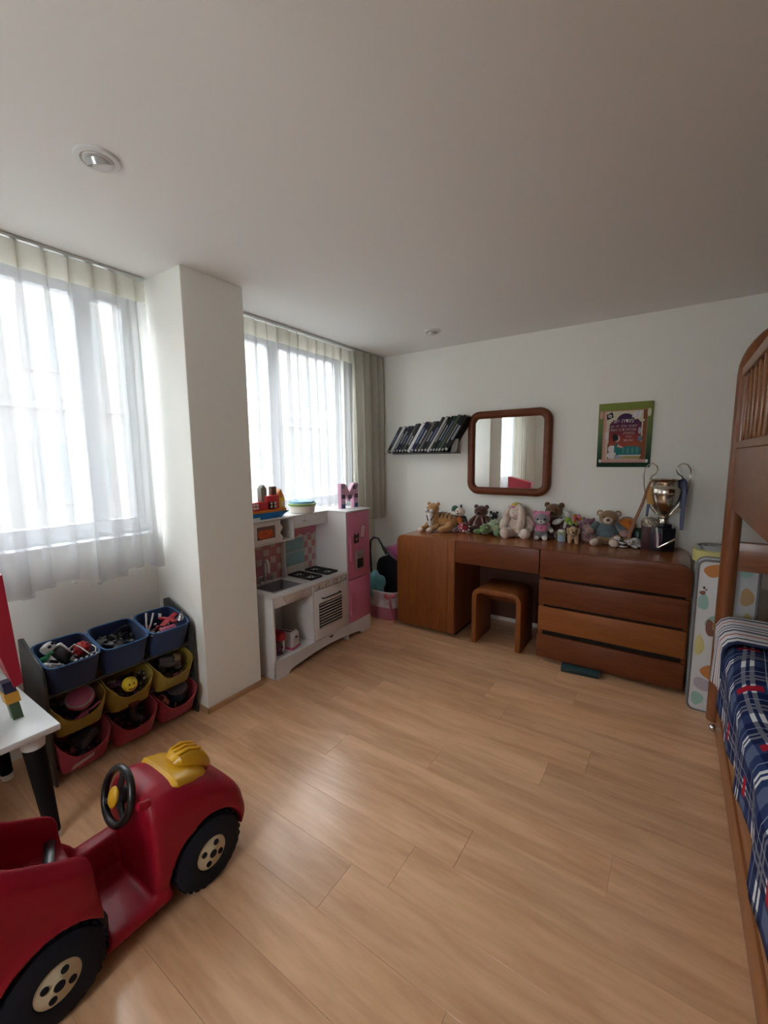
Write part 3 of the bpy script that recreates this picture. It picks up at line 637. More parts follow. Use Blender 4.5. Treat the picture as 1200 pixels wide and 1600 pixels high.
K(MB().prism(rrect(1.893, 2.025, 0.946, 1.005, 0.025, 5), 'yz', UX+0.004, UX+0.006)).build('pizza_print', mat('pizza_print', (0.50, 0.09, 0.03), 0.5, var=0.4, vscale=40), mw)
K(MB().bx(UX-0.012, UX+0.002, 2.236, KF-T, 0.975, KT-0.012, 0.002)).build('hood_panel', kw, kit)
for y in (2.34, 2.50): K(MB().ell((UX+0.008, y, 1.022), (0.010, 0.017, 0.008))).build('hood_knob', kchr, kit)
# printed back boards: pink check tiles (each tile its own piece), curtain and blue window
bl = K(MB().bx(KXB+0.010, KXB+0.014, KY0+T, 2.222, KC, 0.893)).build('splashback', ktp, kit)
rn = random.Random(2)
for i in range(6):
    for j in range(5):
        if (i+j) % 2: continue
        y, z = KY0+0.045+i*0.066, KC+0.03+j*0.062
        K(MB().bx(KXB+0.013, KXB+0.016, y-0.026, y+0.026, z-0.024, z+0.024, 0.004)).build('tile', kpl, bl)
br = K(MB().bx(KXB+0.010, KXB+0.014, 2.236, KF-T, KC, 0.975)).build('splashback', mat('cream_print', (0.60, 0.55, 0.50), 0.5), kit)
for i in range(3):
    for j in range(6):
        y, z = 2.492+i*0.044, KC+0.035+j*0.058
        K(MB().bx(KXB+0.013, KXB+0.016, y-0.020, y+0.020, z-0.026, z+0.026, 0.004)).build('tile', ktp if (i+j) % 2 else kpl, br)
val = [(2.24, 0.975), (KF-T, 0.975), (KF-T, 0.90)] + [(KF-T-0.368*i/16, 0.885+0.012*math.cos(i*PI/2)) for i in range(17)]
K(MB().prism(val, 'yz', KXB+0.013, KXB+0.0175)).build('valance_print', mat('valance_pink', (0.52, 0.16, 0.22), 0.5), br)
for z0, z1 in ((0.65, 0.755), (0.762, 0.865)): K(MB().bx(KXB+0.013, KXB+0.0165, 2.265, 2.465, z0, z1, 0.002)).build('window_print', mat('print_blue', (0.25, 0.42, 0.46), 0.5), br)
# fridge
K(MB().bx(KXB-0.006, KX+0.010, KF-T-0.004, KY1+0.008, KT-0.012, KT+0.002, 0.003)).build('fridge_top', kw, kit)
ud = K(MB().bx(KX-0.012, KX+0.004, KF+0.004, KY1-0.004, 0.507, KT-0.016, 0.003)).build('fridge_door', kp, kit)
ld = K(MB().bx(KX-0.012, KX+0.004, KF+0.004, KY1-0.004, 0.135, 0.499, 0.003)).build('fridge_door', kp, kit)
K(MB().bx(KX+0.004, KX+0.022, KF+0.022, KF+0.034, 0.66, 0.86, 0.004)).build('handle', kp, ud); K(MB().bx(KX+0.004, KX+0.022, KF+0.022, KF+0.034, 0.20, 0.42, 0.004)).build('handle', kp, ld)
K(MB().bx(KX+0.003, KX+0.012, 2.715, 2.835, 0.575, 0.735, 0.003)).build('ice_dispenser', mat('dispenser_grey', (0.32, 0.24, 0.24), 0.4), ud)
K(MB().bx(KX+0.011, KX+0.014, 2.735, 2.815, 0.585, 0.665, 0.002)).build('dispenser_recess', kblk, ud); K(MB().bx(KX+0.011, KX+0.016, 2.74, 2.81, 0.685, 0.712, 0.002)).build('dispenser_panel', kgrey, ud)
# magnets
mg = thing('fridge_magnet', 'small black cat shaped magnet on the pink fridge door', 'magnet', (KX+0.0045, 2.735, 0.80))
MB().prism([(-0.03, 0), (0.03, 0), (0.03, 0.07), (0.026, 0.085), (0.012, 0.068), (-0.012, 0.068), (-0.026, 0.085), (-0.03, 0.07)], 'yz', 0, 0.004).build('plate', kblk, mg); MB().prism(arc(0, 0.035, 0.012, 0, 1.9*PI, 12), 'yz', 0.003, 0.006).build('face_print', kp, mg)
mg = thing('fridge_magnet', 'pale pink card magnet with dark dashed border, tilted on fridge door', 'magnet', (KX+0.0045, 2.81, 0.835), rot=(R(-12), 0, 0))
MB().bx(0, 0.003, -0.035, 0.035, 0, 0.11, 0.001, 1).build('card', mat('card_pink', (0.66, 0.40, 0.46), 0.5), mg)
for k in range(5):
    for s in (-1, 1): MB().bx(0.002, 0.005, s*0.033-0.003, s*0.033+0.003, 0.004+k*0.022, 0.016+k*0.022).build('dash', kblk, mg)
for y in (-0.018, 0.008): 
    for z in (0.002, 0.108): MB().bx(0.002, 0.005, y, y+0.014, z-0.003, z+0.003).build('dash', kblk, mg)
# things in the open cupboard
tw = mat('toaster_white', (0.60, 0.56, 0.56), 0.4); red_pl = mat('red_plastic', (0.34, 0.010, 0.022), 0.35)
to = thing('toy_toaster', 'white toy toaster with pink base in the open cupboard of play kitchen', 'toy toaster', (-2.27, 2.055, 0.132), R(12))
MB().prism(rrect(-0.075, 0.075, 0.012, 0.125, 0.035, 6, (0, 0, 1, 1)), 'xz', -0.045, 0.045, 0.008).build('body', tw, to); MB().bx(-0.08, 0.08, -0.05, 0.05, 0, 0.014, 0.004).build('base', mat('toy_pink', (0.55, 0.10, 0.22), 0.4), to)
for y in (-0.018, 0.018): MB().bx(-0.05, 0.05, y-0.005, y+0.005, 0.122, 0.127).build('slot', kblk, to)
MB().bx(0.072, 0.084, -0.012, 0.012, 0.08, 0.09, 0.003).build('lever', kblk, to)
mx2 = thing('toy_mixer', 'red topped purple toy mixer beside the toy toaster', 'toy mixer', (-2.25, 1.935, 0.132))
MB().lathe([(0.0, 0), (0.045, 0), (0.05, 0.01), (0.03, 0.02), (0.028, 0.09), (0.0, 0.10)], 20).build('stand', mat('toy_purple', (0.12, 0.04, 0.10), 0.4), mx2); MB().box((0.02, 0, 0.135), (0.12, 0.065, 0.07), 0.025, 3).build('head', red_pl, mx2)
MB().tube([(0.07, 0.0, 0.11), (0.075, 0, 0.06), (0.06, 0, 0.03)], 0.006, 8).build('whisk', kchr, mx2)

# ---- things on top of the kitchen
hs = thing('toy_boat_house', 'red toy house with grey and brown towers on a blue boat base', 'toy house', (-2.42, 2.04, KT))
blu = mat('toy_blue', (0.02, 0.20, 0.55), 0.3); rdp = mat('toy_red', (0.60, 0.04, 0.05), 0.3); wht = mat('toy_white', (0.75, 0.75, 0.72), 0.4); yel = mat('toy_yellow', (0.72, 0.45, 0.05), 0.35); brn = mat('toy_brown', (0.10, 0.055, 0.03), 0.5); grn = mat('toy_green', (0.10, 0.32, 0.06), 0.4); org = mat('toy_orange', (0.65, 0.20, 0.03), 0.4); gry = mat('toy_grey', (0.28, 0.30, 0.26), 0.5)
MB().prism([(-0.19, 0.0), (0.10, 0.0), (0.17, 0.045), (-0.19, 0.045)], 'yz', -0.05, 0.05, 0.004).build('hull', blu, hs)
MB().bx(-0.052, 0.052, -0.19, -0.10, -0.0, 0.018, 0.002).build('hull_stripe', wht, hs)
bd = MB().bx(-0.045, 0.045, -0.18, 0.05, 0.045, 0.125, 0.006).build('lower_house', rdp, hs)
b2 = MB().bx(-0.045, 0.045, -0.03, 0.09, 0.05, 0.165, 0.012).build('round_house', rdp, hs)
MB().bx(-0.04, 0.04, 0.09, 0.15, 0.05, 0.145, 0.012).build('yellow_house', yel, hs)
MB().bx(-0.048, 0.048, -0.185, 0.15, 0.045, 0.065, 0.003).build('deck', org, hs)
for y in (-0.14, -0.115, 0.01, 0.045):
    for z in (0.085, 0.108): MB().bx(0.044, 0.048, y-0.009, y+0.009, z-0.008, z+0.008).build('window', wht, bd if y < -0.05 else b2)
MB().bx(0.039, 0.043, 0.108, 0.132, 0.075, 0.115).build('door', wht, hs)
MB().prism([(-0.055, 0.12), (-0.005, 0.12), (-0.005, 0.215), (-0.03, 0.245), (-0.055, 0.215)], 'yz', -0.025, 0.02, 0.003).build('grey_tower', gry, hs)
MB().bx(-0.02, 0.02, 0.045, 0.085, 0.16, 0.225, 0.002).build('brown_tower', brn, hs)
MB().prism([(0.085, 0.145), (0.15, 0.145), (0.118, 0.205)], 'yz', -0.03, 0.03, 0.003).build('peaked_roof', org, hs)
MB().bx(-0.045, 0.05, 0.10, 0.17, 0.030, 0.044, 0.002).build('green_deck', grn, hs)
tn = thing('round_tin', 'white round tub with colourful patterned lid on the play kitchen', 'tub', (-2.425, 2.405, KT))
MB().lathe([(0.0, 0), (0.088, 0), (0.094, 0.004), (0.104, 0.062), (0.10, 0.064), (0.0, 0.064)], 32).build('tub_body', mat('tub_white', (0.70, 0.66, 0.60), 0.45), tn)
MB().lathe([(0.107, 0.058), (0.110, 0.062), (0.110, 0.074), (0.104, 0.078), (0.0, 0.078)], 32).build('lid_rim', mat('lid_green', (0.25, 0.38, 0.12), 0.45), tn)
ldd = MB().lathe([(0.102, 0.078), (0.096, 0.092), (0.06, 0.102), (0.0, 0.106)], 32).build('lid', mat('lid_blue', (0.12, 0.32, 0.48), 0.45), tn)
for k in range(11):
    a = k*2.4; r_ = 0.03+0.055*((k*7) % 11)/11
    MB().ell((r_*math.cos(a), r_*math.sin(a), 0.098-0.008*(r_/0.09)**2), (0.018, 0.014, 0.006), (0, 0, a), 10, 6).build('lid_print', [rdp, yel, wht, grn, kp][k % 5], ldd)
M3 = thing('letter_m', 'pink decorative letter M with dark corner patches on the fridge top', 'letter', (-2.30, 2.83, KT+0.002), R(-8))
Mp = [(-0.10, 0), (-0.05, 0), (-0.05, 0.125), (0.0, 0.055), (0.05, 0.125), (0.05, 0), (0.10, 0), (0.10, 0.21), (0.052, 0.21), (0.0, 0.135), (-0.052, 0.21), (-0.10, 0.21)]
MB().prism(Mp, 'yz', -0.022, 0.022, 0.002).build('letter_body', mat('letter_pink', (0.56, 0.30, 0.42), 0.5), M3)
pm = mat('letter_plum', (0.10, 0.05, 0.10), 0.5); pg = mat('letter_grey', (0.28, 0.24, 0.28), 0.5)
for y, z, m in ((-0.075, 0.02, mat('letter_navy', (0.05, 0.10, 0.2), 0.5)), (0.075, 0.02, mat('letter_navy', (0, 0, 0))), (-0.075, 0.185, pg), (0.075, 0.185, pg), (-0.075, 0.10, pm), (0.075, 0.10, pm), (0.0, 0.095, pm), (0.055, 0.175, pm)):
    MB().bx(0.0215, 0.0235, y-0.02, y+0.02, z-0.017, z+0.017).build('patch', m, M3)

# ================================================================== CORNER HEAP between kitchen and dresser
fb = thing('fabric_basket', 'pink and white soft storage basket on floor left of the dresser', 'basket', (-2.21, 3.29, 0))
def tub(w0, d0, w1, d1, h, nz=5, n=32, p=4.0):
    def fn(u, v):
        a = 2*PI*u; c, s_ = math.cos(a), math.sin(a); k = (abs(c)**p+abs(s_)**p)**(-1/p)
        w = w0+(w1-w0)*v; d = d0+(d1-d0)*v; return (w*k*c, d*k*s_, h*v)
    return fn
o = MB().grid(tub(0.16, 0.15, 0.19, 0.17, 0.27), 32, 6, True); o.add([(0.15*math.cos(2*PI*k/24), 0.14*math.sin(2*PI*k/24), 0.004) for k in range(24)], [tuple(range(24))])
ob = o.build('basket_wall', mat('basket_white', (0.42, 0.33, 0.34), 0.8, var=0.2, vscale=20), fb); md = ob.modifiers.new('thickness', 'SOLIDIFY'); md.thickness = 0.006
MB().grid(tub(0.162, 0.152, 0.175, 0.16, 0.12), 32, 4, True).build('pink_band', mat('basket_pink', (0.35, 0.10, 0.14), 0.8), fb)
MB().tube([(*tub(0.19, 0.17, 0.19, 0.17, 0)(k/32, 0)[:2], 0.27) for k in range(32)], 0.006, 8, closed=True).build('rim', mat('basket_rim', (0.55, 0.48, 0.46), 0.7), fb)
bo = MB(); bo.ell((0.10, -0.165, 0.235), (0.035, 0.018, 0.022), (0, R(20), 0)); bo.ell((0.16, -0.15, 0.245), (0.032, 0.018, 0.02), (0, R(-25), 0)); bo.ell((0.13, -0.17, 0.235), 0.014)
bo.build('bow', mat('bow_pink', (0.50, 0.10, 0.14), 0.5), fb)
MB().tube([(0.13, -0.17, 0.23), (0.15, -0.18, 0.15), (0.18, -0.185, 0.06), (0.205, -0.20, 0.006)], [0.008, 0.012, 0.012, 0.004], 8, flat=(0.4, 1)).build('ribbon', mat('bow_pink', (0, 0, 0)), fb)
def lump(name, label, cat, loc, size, m, seed, amp=0.18, rot=0, n=28, mm=18, freq=2.6, flatz=True):
    rn = random.Random(seed); ks = [(rn.uniform(1, freq*2), rn.uniform(1, freq*2), rn.uniform(0, 6.3), rn.uniform(0.4, 1)) for _ in range(7)]
    def fn(u, v):
        a = 2*PI*u; b = -PI/2+PI*v*0.999+0.0005; d = Vector((math.cos(b)*math.cos(a), math.cos(b)*math.sin(a), math.sin(b)))
        q = 1+amp*sum(w*math.sin(k1*d.x*2+k2*d.y*2+k1*d.z+p) for k1, k2, p, w in ks)/2.2
        z = d.z*q*size[2]
        if flatz: z = max(z, -size[2]*0.75)
        return (d.x*q*size[0], d.y*q*size[1], z+size[2]*0.75)
    o = MB().grid(fn, n, mm, True).build(name, m, ang=180); o.location = loc; o.rotation_euler = (0, 0, rot); return tag(o, label, cat)
satin = mat('teal_satin', (0.06, 0.26, 0.30), 0.22, sheen=0.4); 
lump('satin_cloth', 'shiny teal satin cloth bunched on the soft basket', 'cloth', (-2.29, 3.20, 0.20), (0.10, 0.10, 0.13), satin, 3, 0.14, freq=2.2)
lump('dark_bag', 'black bag slumped in the corner behind the basket', 'bag', (-2.24, 3.53, 0.0), (0.25, 0.155, 0.335), mat('black_nylon', (0.005, 0.006, 0.008), 0.7, spec=0.12), 5, 0.09, freq=1.6)
lump('magenta_cloth', 'crumpled magenta cloth on top of the black bag', 'cloth', (-2.15, 3.49, 0.515), (0.17, 0.14, 0.09), mat('magenta_fabric', (0.20, 0.015, 0.09), 0.8, sheen=0.3), 11, 0.16, freq=2)
hd = thing('stroller_handle', 'black curved push handle standing behind the play kitchen in the corner', 'handle', (-2.37, 3.30, 0))
MB().tube([(-0.02, -0.02, 0.0), (-0.02, -0.02, 0.35), (-0.05, 0.0, 0.60), (-0.04, 0.0, 0.70), (0.0, 0.0, 0.735), (0.05, 0.0, 0.728), (0.10, 0.0, 0.66), (0.14, 0.0, 0.60)], 0.011, 10).build('tube', mat('black_grip', (0.012, 0.012, 0.012), 0.5), hd)
MB().tube([(0.105, 0.0, 0.652), (0.15, 0.0, 0.585)], 0.016, 10).build('grip', mat('black_grip', (0, 0, 0)), hd)
# ================================================================== TOY ORGANISER with nine fabric bins
og_m = mat('organiser_dark', (0.035, 0.036, 0.036), 0.5)
OY0, OY1, OXB, OXF = 0.615, 1.335, -2.56, -2.265
og = thing('toy_organiser', 'dark three tier toy organiser frame holding nine fabric bins', 'organiser', (-2.42, (OY0+OY1)/2, 0))
def O_(mb): mb.v = [(x+2.42, y-(OY0+OY1)/2, z) for x, y, z in mb.v]; return mb
sp_ = [(OXB, 0.0), (OXF, 0.0), (OXF, 0.46)] + arc(OXF-0.10, 0.50, 0.10, 0.0, PI/3, 4) + [(OXB+0.05, 0.665), (OXB, 0.65)]
for y in (OY0, OY1-0.012): O_(MB().prism(sp_, 'xz', y, y+0.012, 0.003)).build('side_panel', og_m, og)
for z, xo_ in ((0.40, 0.0), (0.215, 0.012), (0.04, 0.02)):
    O_(MB().cyl((OXF-0.045, OY0+0.01, z+0.02), (OXF-0.045, OY1-0.01, z+0.02), 0.008, n=10)).build('rod', og_m, og)
    O_(MB().cyl((OXB+0.04, OY0+0.01, z+0.075), (OXB+0.04, OY1-0.01, z+0.075), 0.008, n=10)).build('rod', og_m, og)
BIN_W, BIN_D, BIN_H = 0.112, 0.118, 0.155
def bin_mesh(dip):
    n = 40
    def fn(inner):
        def g(u, v):
            a = 2*PI*u; c, s_ = math.cos(a), math.sin(a); k = (abs(c)**6+abs(s_)**6)**(-1/6)
            w = BIN_D*(0.86+0.14*v)-inner; d = BIN_W*(0.90+0.10*v)-inner
            x, y = w*k*c, d*k*s_; h = BIN_H
            fr = max(0, x/w-0.55)/0.45
            h -= dip*fr*max(0, 1-(abs(y)/(d*0.93))**2.5)
            return (x, y, inner+h*v*(1-inner/BIN_H*0.0) - (inner if v > 0.99 else 0))
        return g
    mb = MB().grid(fn(0.0), n, 7, True); a = (len(mb.v)-n); 
    mb.grid(fn(0.004), n, 7, True); b = len(mb.v)-n
    mb.f += [(a+i, a+(i+1) % n, b+(i+1) % n, b+i) for i in range(n)]
    mb.f.append(tuple(range(n))); k0 = b-n*6; mb.f.append(tuple(range(k0, k0+n))[::-1])
    return mb
bin_cols = [('blue', (0.010, 0.030, 0.10)), ('yellow', (0.30, 0.21, 0.02)), ('red', (0.30, 0.015, 0.035))]
pos_word = ['nearest the white table', 'in the middle column', 'nearest the column']
row_word = ['top', 'middle', 'bottom']
BINS = {}
for r_, (cn, cc) in enumerate(bin_cols):
    bmt = mat('bin_'+cn, cc, 0.8, sheen=0.15, bump=0.15, bscale=120)
    me = bin_mesh([0.0, 0.075, 0.07][r_]).mesh('bin', bmt, True, 60)
    for c_ in range(3):
        yc = OY0+0.012+0.1165+c_*0.2315
        t = thing('fabric_bin', '%s fabric bin in the %s row of toy organiser, %s' % (cn, row_word[r_], pos_word[c_]), 'bin', (-2.405+0.02*r_, yc, [0.445, 0.245, 0.068][r_]), rot=(0, R([14, 17, 17][r_]), 0), group='fabric bins of the toy organiser')
        o = bpy.data.objects.new('bin_body', me); COL.objects.link(o); o.parent = t
        if r_ == 0:
            MB().tube([(BIN_D*k_*math.cos(a), BIN_W*k_*math.sin(a), BIN_H) for a in [2*PI*i/40 for i in range(40)] for k_ in [(abs(math.cos(a))**6+abs(math.sin(a))**6)**(-1/6)]], 0.0045, 6, closed=True).build('piping', mat('bin_piping', (0.03, 0.10, 0.24), 0.7), t)
        BINS[(r_, c_)] = t
def in_bin(r_, c_, x, y, z):
    t = BINS[(r_, c_)]; return Matrix.Translation(t.location) @ t.rotation_euler.to_matrix().to_4x4() @ Vector((x, y, z))
# loose small toys filling the bins: nobody could count them
def clutter_mat(name, cols):
    m = bpy.data.materials.new(name); m.use_nodes = True; nt = m.node_tree; N = nt.nodes; L = nt.links; b = N['Principled BSDF']; b.inputs['Roughness'].default_value = 0.4
    g = N.new('ShaderNodeNewGeometry'); r = N.new('ShaderNodeValToRGB'); r.color_ramp.interpolation = 'CONSTANT'; e = r.color_ramp.elements
    e[0].position = 0; e[0].color = (*cols[0], 1); e[1].position = 1/len(cols); e[1].color = (*cols[1], 1)
    for i, c in enumerate(cols[2:]): q = e.new((i+2)/len(cols)); q.color = (*c, 1)
    L.new(g.outputs['Random Per Island'], r.inputs[0]); L.new(r.outputs[0], b.inputs['Base Color']); return m
bk, wt, rd, gy, nv, pkc, br_, gn = (0.01, 0.01, 0.012), (0.5, 0.5, 0.5), (0.3, 0.01, 0.02), (0.12, 0.12, 0.12), (0.01, 0.02, 0.06), (0.3, 0.07, 0.12), (0.10, 0.05, 0.03), (0.02, 0.14, 0.05)
cmix = {0: clutter_mat('clutter_mono', [bk, wt, bk, gy, rd, bk, wt, gn]), 1: clutter_mat('clutter_dark', [bk, gy, bk, nv, bk, gy]), 2: clutter_mat('clutter_red', [bk, wt, rd, gy, rd, pkc, bk]), 3: clutter_mat('clutter_brown', [br_, bk, gy, pkc, br_, bk])}
for (r_, c_), t_ in BINS.items():
    rn = random.Random(r_*10+c_); mbx = MB(); top_z = 0.10 if r_ == 0 else 0.065
    for k in range(70):
        x, y = rn.uniform(-0.085, 0.085), rn.uniform(-0.085, 0.085); z = rn.uniform(0.02, top_z)
        rot = (rn.uniform(0, 3), rn.uniform(0, 3), rn.uniform(0, 3)); q = rn.random()
        if q < 0.35: mbx.box((x, y, z), (rn.uniform(0.012, 0.035), rn.uniform(0.012, 0.035), rn.uniform(0.008, 0.02)), 0.002, 1, rot)
        elif q < 0.7: mbx.ell((x, y, z), (rn.uniform(0.008, 0.02), rn.uniform(0.008, 0.016), rn.uniform(0.006, 0.014)), rot, 8, 6)
        else:
            d_ = Euler(rot).to_matrix() @ Vector((0.022, 0, 0)); p = Vector((x, y, z)); mbx.tube([p-d_, p, p+d_], 0.004, 6)
    o = mbx.build('small_toys', cmix[c_] if r_ == 0 else cmix[3]); o.location = t_.location; o.rotation_euler = t_.rotation_euler
    tag(o, 'jumble of small plastic toys inside the %s row %s bin %s' % (row_word[r_], bin_cols[r_][0], pos_word[c_]), 'toys', kind='stuff')
blk_pl = mat('black_plastic', (0.010, 0.010, 0.012), 0.3); wht_pl = mat('white_plastic', (0.62, 0.62, 0.62), 0.35); drk = mat('dark_toy_grey', (0.05, 0.045, 0.045), 0.5); pnk = mat('pink_plastic', (0.45, 0.10, 0.18), 0.4); slv = mat('silver_plastic', (0.4, 0.4, 0.42), 0.25, metal=0.7); mar = mat('maroon_toy', (0.10, 0.015, 0.02), 0.5); grn2 = mat('green_plastic', (0.02, 0.22, 0.07), 0.4)
def at_bin(name, label, cat, key, p, rot=(0, 0, 0)): return thing(name, label, cat, in_bin(*key, *p), rot=rot)
# top left: robot figure, red ball, chain, green piece
t = at_bin('toy_robot', 'black and white toy robot lying in the blue bin nearest the table', 'toy robot', (0, 0), (0.0, -0.01, 0.10), (R(20), R(-30), R(30)))
MB().box((0, 0, 0.03), (0.07, 0.06, 0.08), 0.012).build('torso', blk_pl, t); MB().box((0, 0, 0.095), (0.05, 0.05, 0.045), 0.014).build('head', wht_pl, t)
for s in (-1, 1): MB().box((0.005, s*0.043, 0.04), (0.03, 0.022, 0.07), 0.008).build('arm', wht_pl, t); MB().box((0.01, s*0.018, -0.03), (0.03, 0.026, 0.06), 0.006).build('leg', wht_pl if s > 0 else blk_pl, t); MB().ell((0.026, s*0.012, 0.10), 0.008).build('eye', blk_pl, t)
t = at_bin('toy_robot', 'small white jointed toy robot beside black robot in the blue bin', 'toy robot', (0, 0), (0.045, -0.06, 0.115), (R(60), 0, R(10)))
MB().box((0, 0, 0.015), (0.03, 0.03, 0.035), 0.006).build('torso', wht_pl, t); MB().ell((0, 0, 0.045), 0.014).build('head', wht_pl, t)
for s in (-1, 1): MB().box((0, s*0.022, 0.015), (0.012, 0.014, 0.04), 0.004).build('arm', blk_pl, t); MB().box((0, s*0.009, -0.018), (0.014, 0.013, 0.035), 0.004).build('leg', wht_pl, t)
t = at_bin('spiky_ball', 'red knobbly toy ball in the blue bin nearest the table', 'ball', (0, 0), (0.0, 0.065, 0.135))
MB().ell((0, 0, 0), 0.034).build('core', mat('ball_red', (0.42, 0.02, 0.02), 0.35), t)
kb = MB()
for k in range(26):
    z = 1-2*(k+0.5)/26; a = k*2.4; q = math.sqrt(1-z*z); kb.ell((0.034*q*math.cos(a), 0.034*q*math.sin(a), 0.034*z), 0.006, n=8, m=5)
kb.build('knobs', mat('ball_red', (0, 0, 0)), t)
t = at_bin('toy_dinosaur', 'small green plastic dinosaur at the edge of the blue bin', 'toy dinosaur', (0, 0), (0.0, -0.09, 0.125), (0, 0, R(40)))
MB().tube([(-0.05, 0, 0.0), (-0.03, 0, 0.008), (0, 0, 0.015), (0.02, 0, 0.025), (0.03, 0, 0.045), (0.045, 0, 0.05)], [0.002, 0.006, 0.013, 0.011, 0.007, 0.006], 10).build('body', grn2, t)
for x in (-0.008, 0.014):
    for s in (-1, 1): MB().cyl((x, s*0.009, 0.012), (x, s*0.011, -0.012), 0.005, 0.004, 8).build('leg', grn2, t)
t = at_bin('toy_chain', 'white cord looped over toys in the blue bin nearest the table', 'cord', (0, 0), (0.02, 0.05, 0.14))
MB().tube([(-0.06, -0.03, 0.0), (-0.03, -0.01, 0.03), (0.02, 0.0, 0.02), (0.05, 0.02, -0.01), (0.07, 0.04, 0.0), (0.05, 0.05, 0.012), (0.02, 0.045, 0.02)], 0.003, 6).build('cord', wht_pl, t)
for k in range(5): MB().ell((0.09, -0.05+0.022*k, -0.005), (0.007, 0.009, 0.006), n=8, m=6).build('bead', slv, t)
# top middle: black headphones and controller
t = at_bin('headphones', 'black toy headphones in the middle blue bin', 'headphones', (0, 1), (-0.01, 0.02, 0.115), (R(-15), R(15), R(20)))
MB().tube([(0, 0.055*math.cos(a), 0.06*math.sin(a)) for a in [PI*i/12 for i in range(13)]], 0.010, 8, flat=(0.6, 1.4)).build('headband', blk_pl, t)
for s in (-1, 1): MB().lathe([(0.0, 0.012), (0.03, 0.012), (0.036, 0.0), (0.03, -0.012), (0.0, -0.012)], 18, Matrix.Translation((0, s*0.055, -0.008)) @ Matrix.Rotation(PI/2, 4, 'X')).build('ear_cup', blk_pl, t)
t = at_bin('game_controller', 'black game controller with light button in the middle blue bin', 'controller', (0, 1), (0.015, -0.03, 0.115), (0, R(10), R(-60)))
cb = MB(); cb.ell((0, 0, 0), (0.035, 0.06, 0.02)); cb.ell((0.03, 0.05, -0.004), (0.04, 0.02, 0.02)); cb.ell((0.03, -0.05, -0.004), (0.04, 0.02, 0.02)); cb.build('shell', blk_pl, t)
for s in (-1, 1): MB().cyl((0.012, s*0.025, 0.015), (0.012, s*0.025, 0.027), 0.009, n=12).build('thumbstick', drk, t)
MB().ell((-0.012, -0.03, 0.018), (0.007, 0.007, 0.005)).build('button', mat('pale_button', (0.5, 0.55, 0.42), 0.3), t)
t = at_bin('toy_camera', 'black toy camera lying deep in the middle blue bin', 'toy camera', (0, 1), (-0.05, -0.06, 0.075), (R(10), 0, R(50)))
MB().box((0, 0, 0), (0.05, 0.09, 0.06), 0.008).build('body', drk, t); MB().cyl((0.025, 0, 0), (0.06, 0, 0), 0.022, n=16).build('lens', blk_pl, t)
# top right: white rods, red toys, silver bits
t = at_bin('plastic_tongs', 'white plastic tongs sticking up in the right blue bin', 'tongs', (0, 2), (0.0, -0.075, 0.09), (R(-15), R(-10), 0))
for s in (-1, 1): MB().tube([(0.0, 0, 0.0), (0.0, s*0.012, 0.05), (0.0, s*0.02, 0.115)], [0.006, 0.007, 0.008], 8, flat=(1, 0.6)).build('arm', wht_pl, t)
MB().ell((0, 0, 0), 0.009).build('hinge', slv, t)
t = at_bin('toy_plane', 'red toy aeroplane on top of the right blue bin', 'toy plane', (0, 2), (0.0, 0.04, 0.14), (R(10), R(10), R(30)))
MB().tube([(-0.06, 0, 0), (-0.03, 0, 0), (0.03, 0, 0.0), (0.055, 0, 0)], [0.006, 0.012, 0.014, 0.006], 10).build('fuselage', red_pl, t); MB().box((0.005, 0, 0.004), (0.03, 0.14, 0.006), 0.002).build('wing', red_pl, t); MB().box((-0.05, 0, 0.015), (0.02, 0.005, 0.03), 0.002).build('tail', wht_pl, t)
for k, (x, y, z, sx, sy, m, nm, lb) in enumerate([(0.06, 0.0, 0.135, 0.02, 0.05, pnk, 'toy_comb', 'pink plastic toy comb at front of the right blue bin'), (0.075, -0.05, 0.135, 0.012, 0.06, slv, 'toy_spoon', 'silver toy spoon at front edge of the right blue bin'), (0.04, 0.09, 0.145, 0.03, 0.03, slv, 'toy_bell', 'silver toy bell in the far corner of right blue bin')]):
    t = at_bin(nm, lb, 'toy', (0, 2), (x, y, z), (0, R(10), R(20*k)))
    if nm == 'toy_bell': MB().lathe([(0.024, 0), (0.022, 0.006), (0.014, 0.02), (0.012, 0.03), (0, 0.036)], 16).build('bell', m, t); MB().ell((0, 0, 0.04), 0.005).build('knob', m, t)
    elif nm == 'toy_spoon': MB().tube([(0, -0.03, 0), (0, 0.06, 0)], 0.004, 8).build('handle', m, t); MB().ell((0, -0.045, 0), (0.014, 0.02, 0.005)).build('bowl', m, t)
    else:
        MB().box((0, 0, 0), (0.014, 0.09, 0.008), 0.003).build('spine', m, t)
        for q in range(9): MB().box((0.016, -0.04+q*0.01, 0), (0.022, 0.004, 0.004)).build('tooth', m, t)
# middle row
t = at_bin('toy_pot', 'grey and pink toy pot lying in the yellow bin nearest the table', 'toy pot', (1, 0), (0.02, 0.03, 0.085), (R(15), R(30), 0))
MB().lathe([(0, 0), (0.045, 0), (0.055, 0.02), (0.058, 0.055), (0.052, 0.058), (0.05, 0.02), (0.0, 0.015)], 24).build('pot', mat('pale_grey_toy', (0.32, 0.33, 0.30), 0.5), t); MB().lathe([(0.059, 0.03), (0.061, 0.034), (0.061, 0.05), (0.058, 0.054)], 24).build('pink_rim', pnk, t)
t = at_bin('toy_shovel', 'pink toy shovel in the yellow bin nearest the table', 'toy shovel', (1, 0), (0.075, 0.01, 0.06), (0, R(-20), R(70)))
MB().box((0, 0, 0), (0.06, 0.05, 0.012), 0.005).build('blade', pnk, t); MB().cyl((0.02, 0, 0), (0.09, 0, 0.01), 0.007, n=8).build('shaft', pnk, t)
t = at_bin('smiley_ball', 'yellow smiling ball in the middle yellow bin', 'ball', (1, 1), (0.075, -0.005, 0.125))
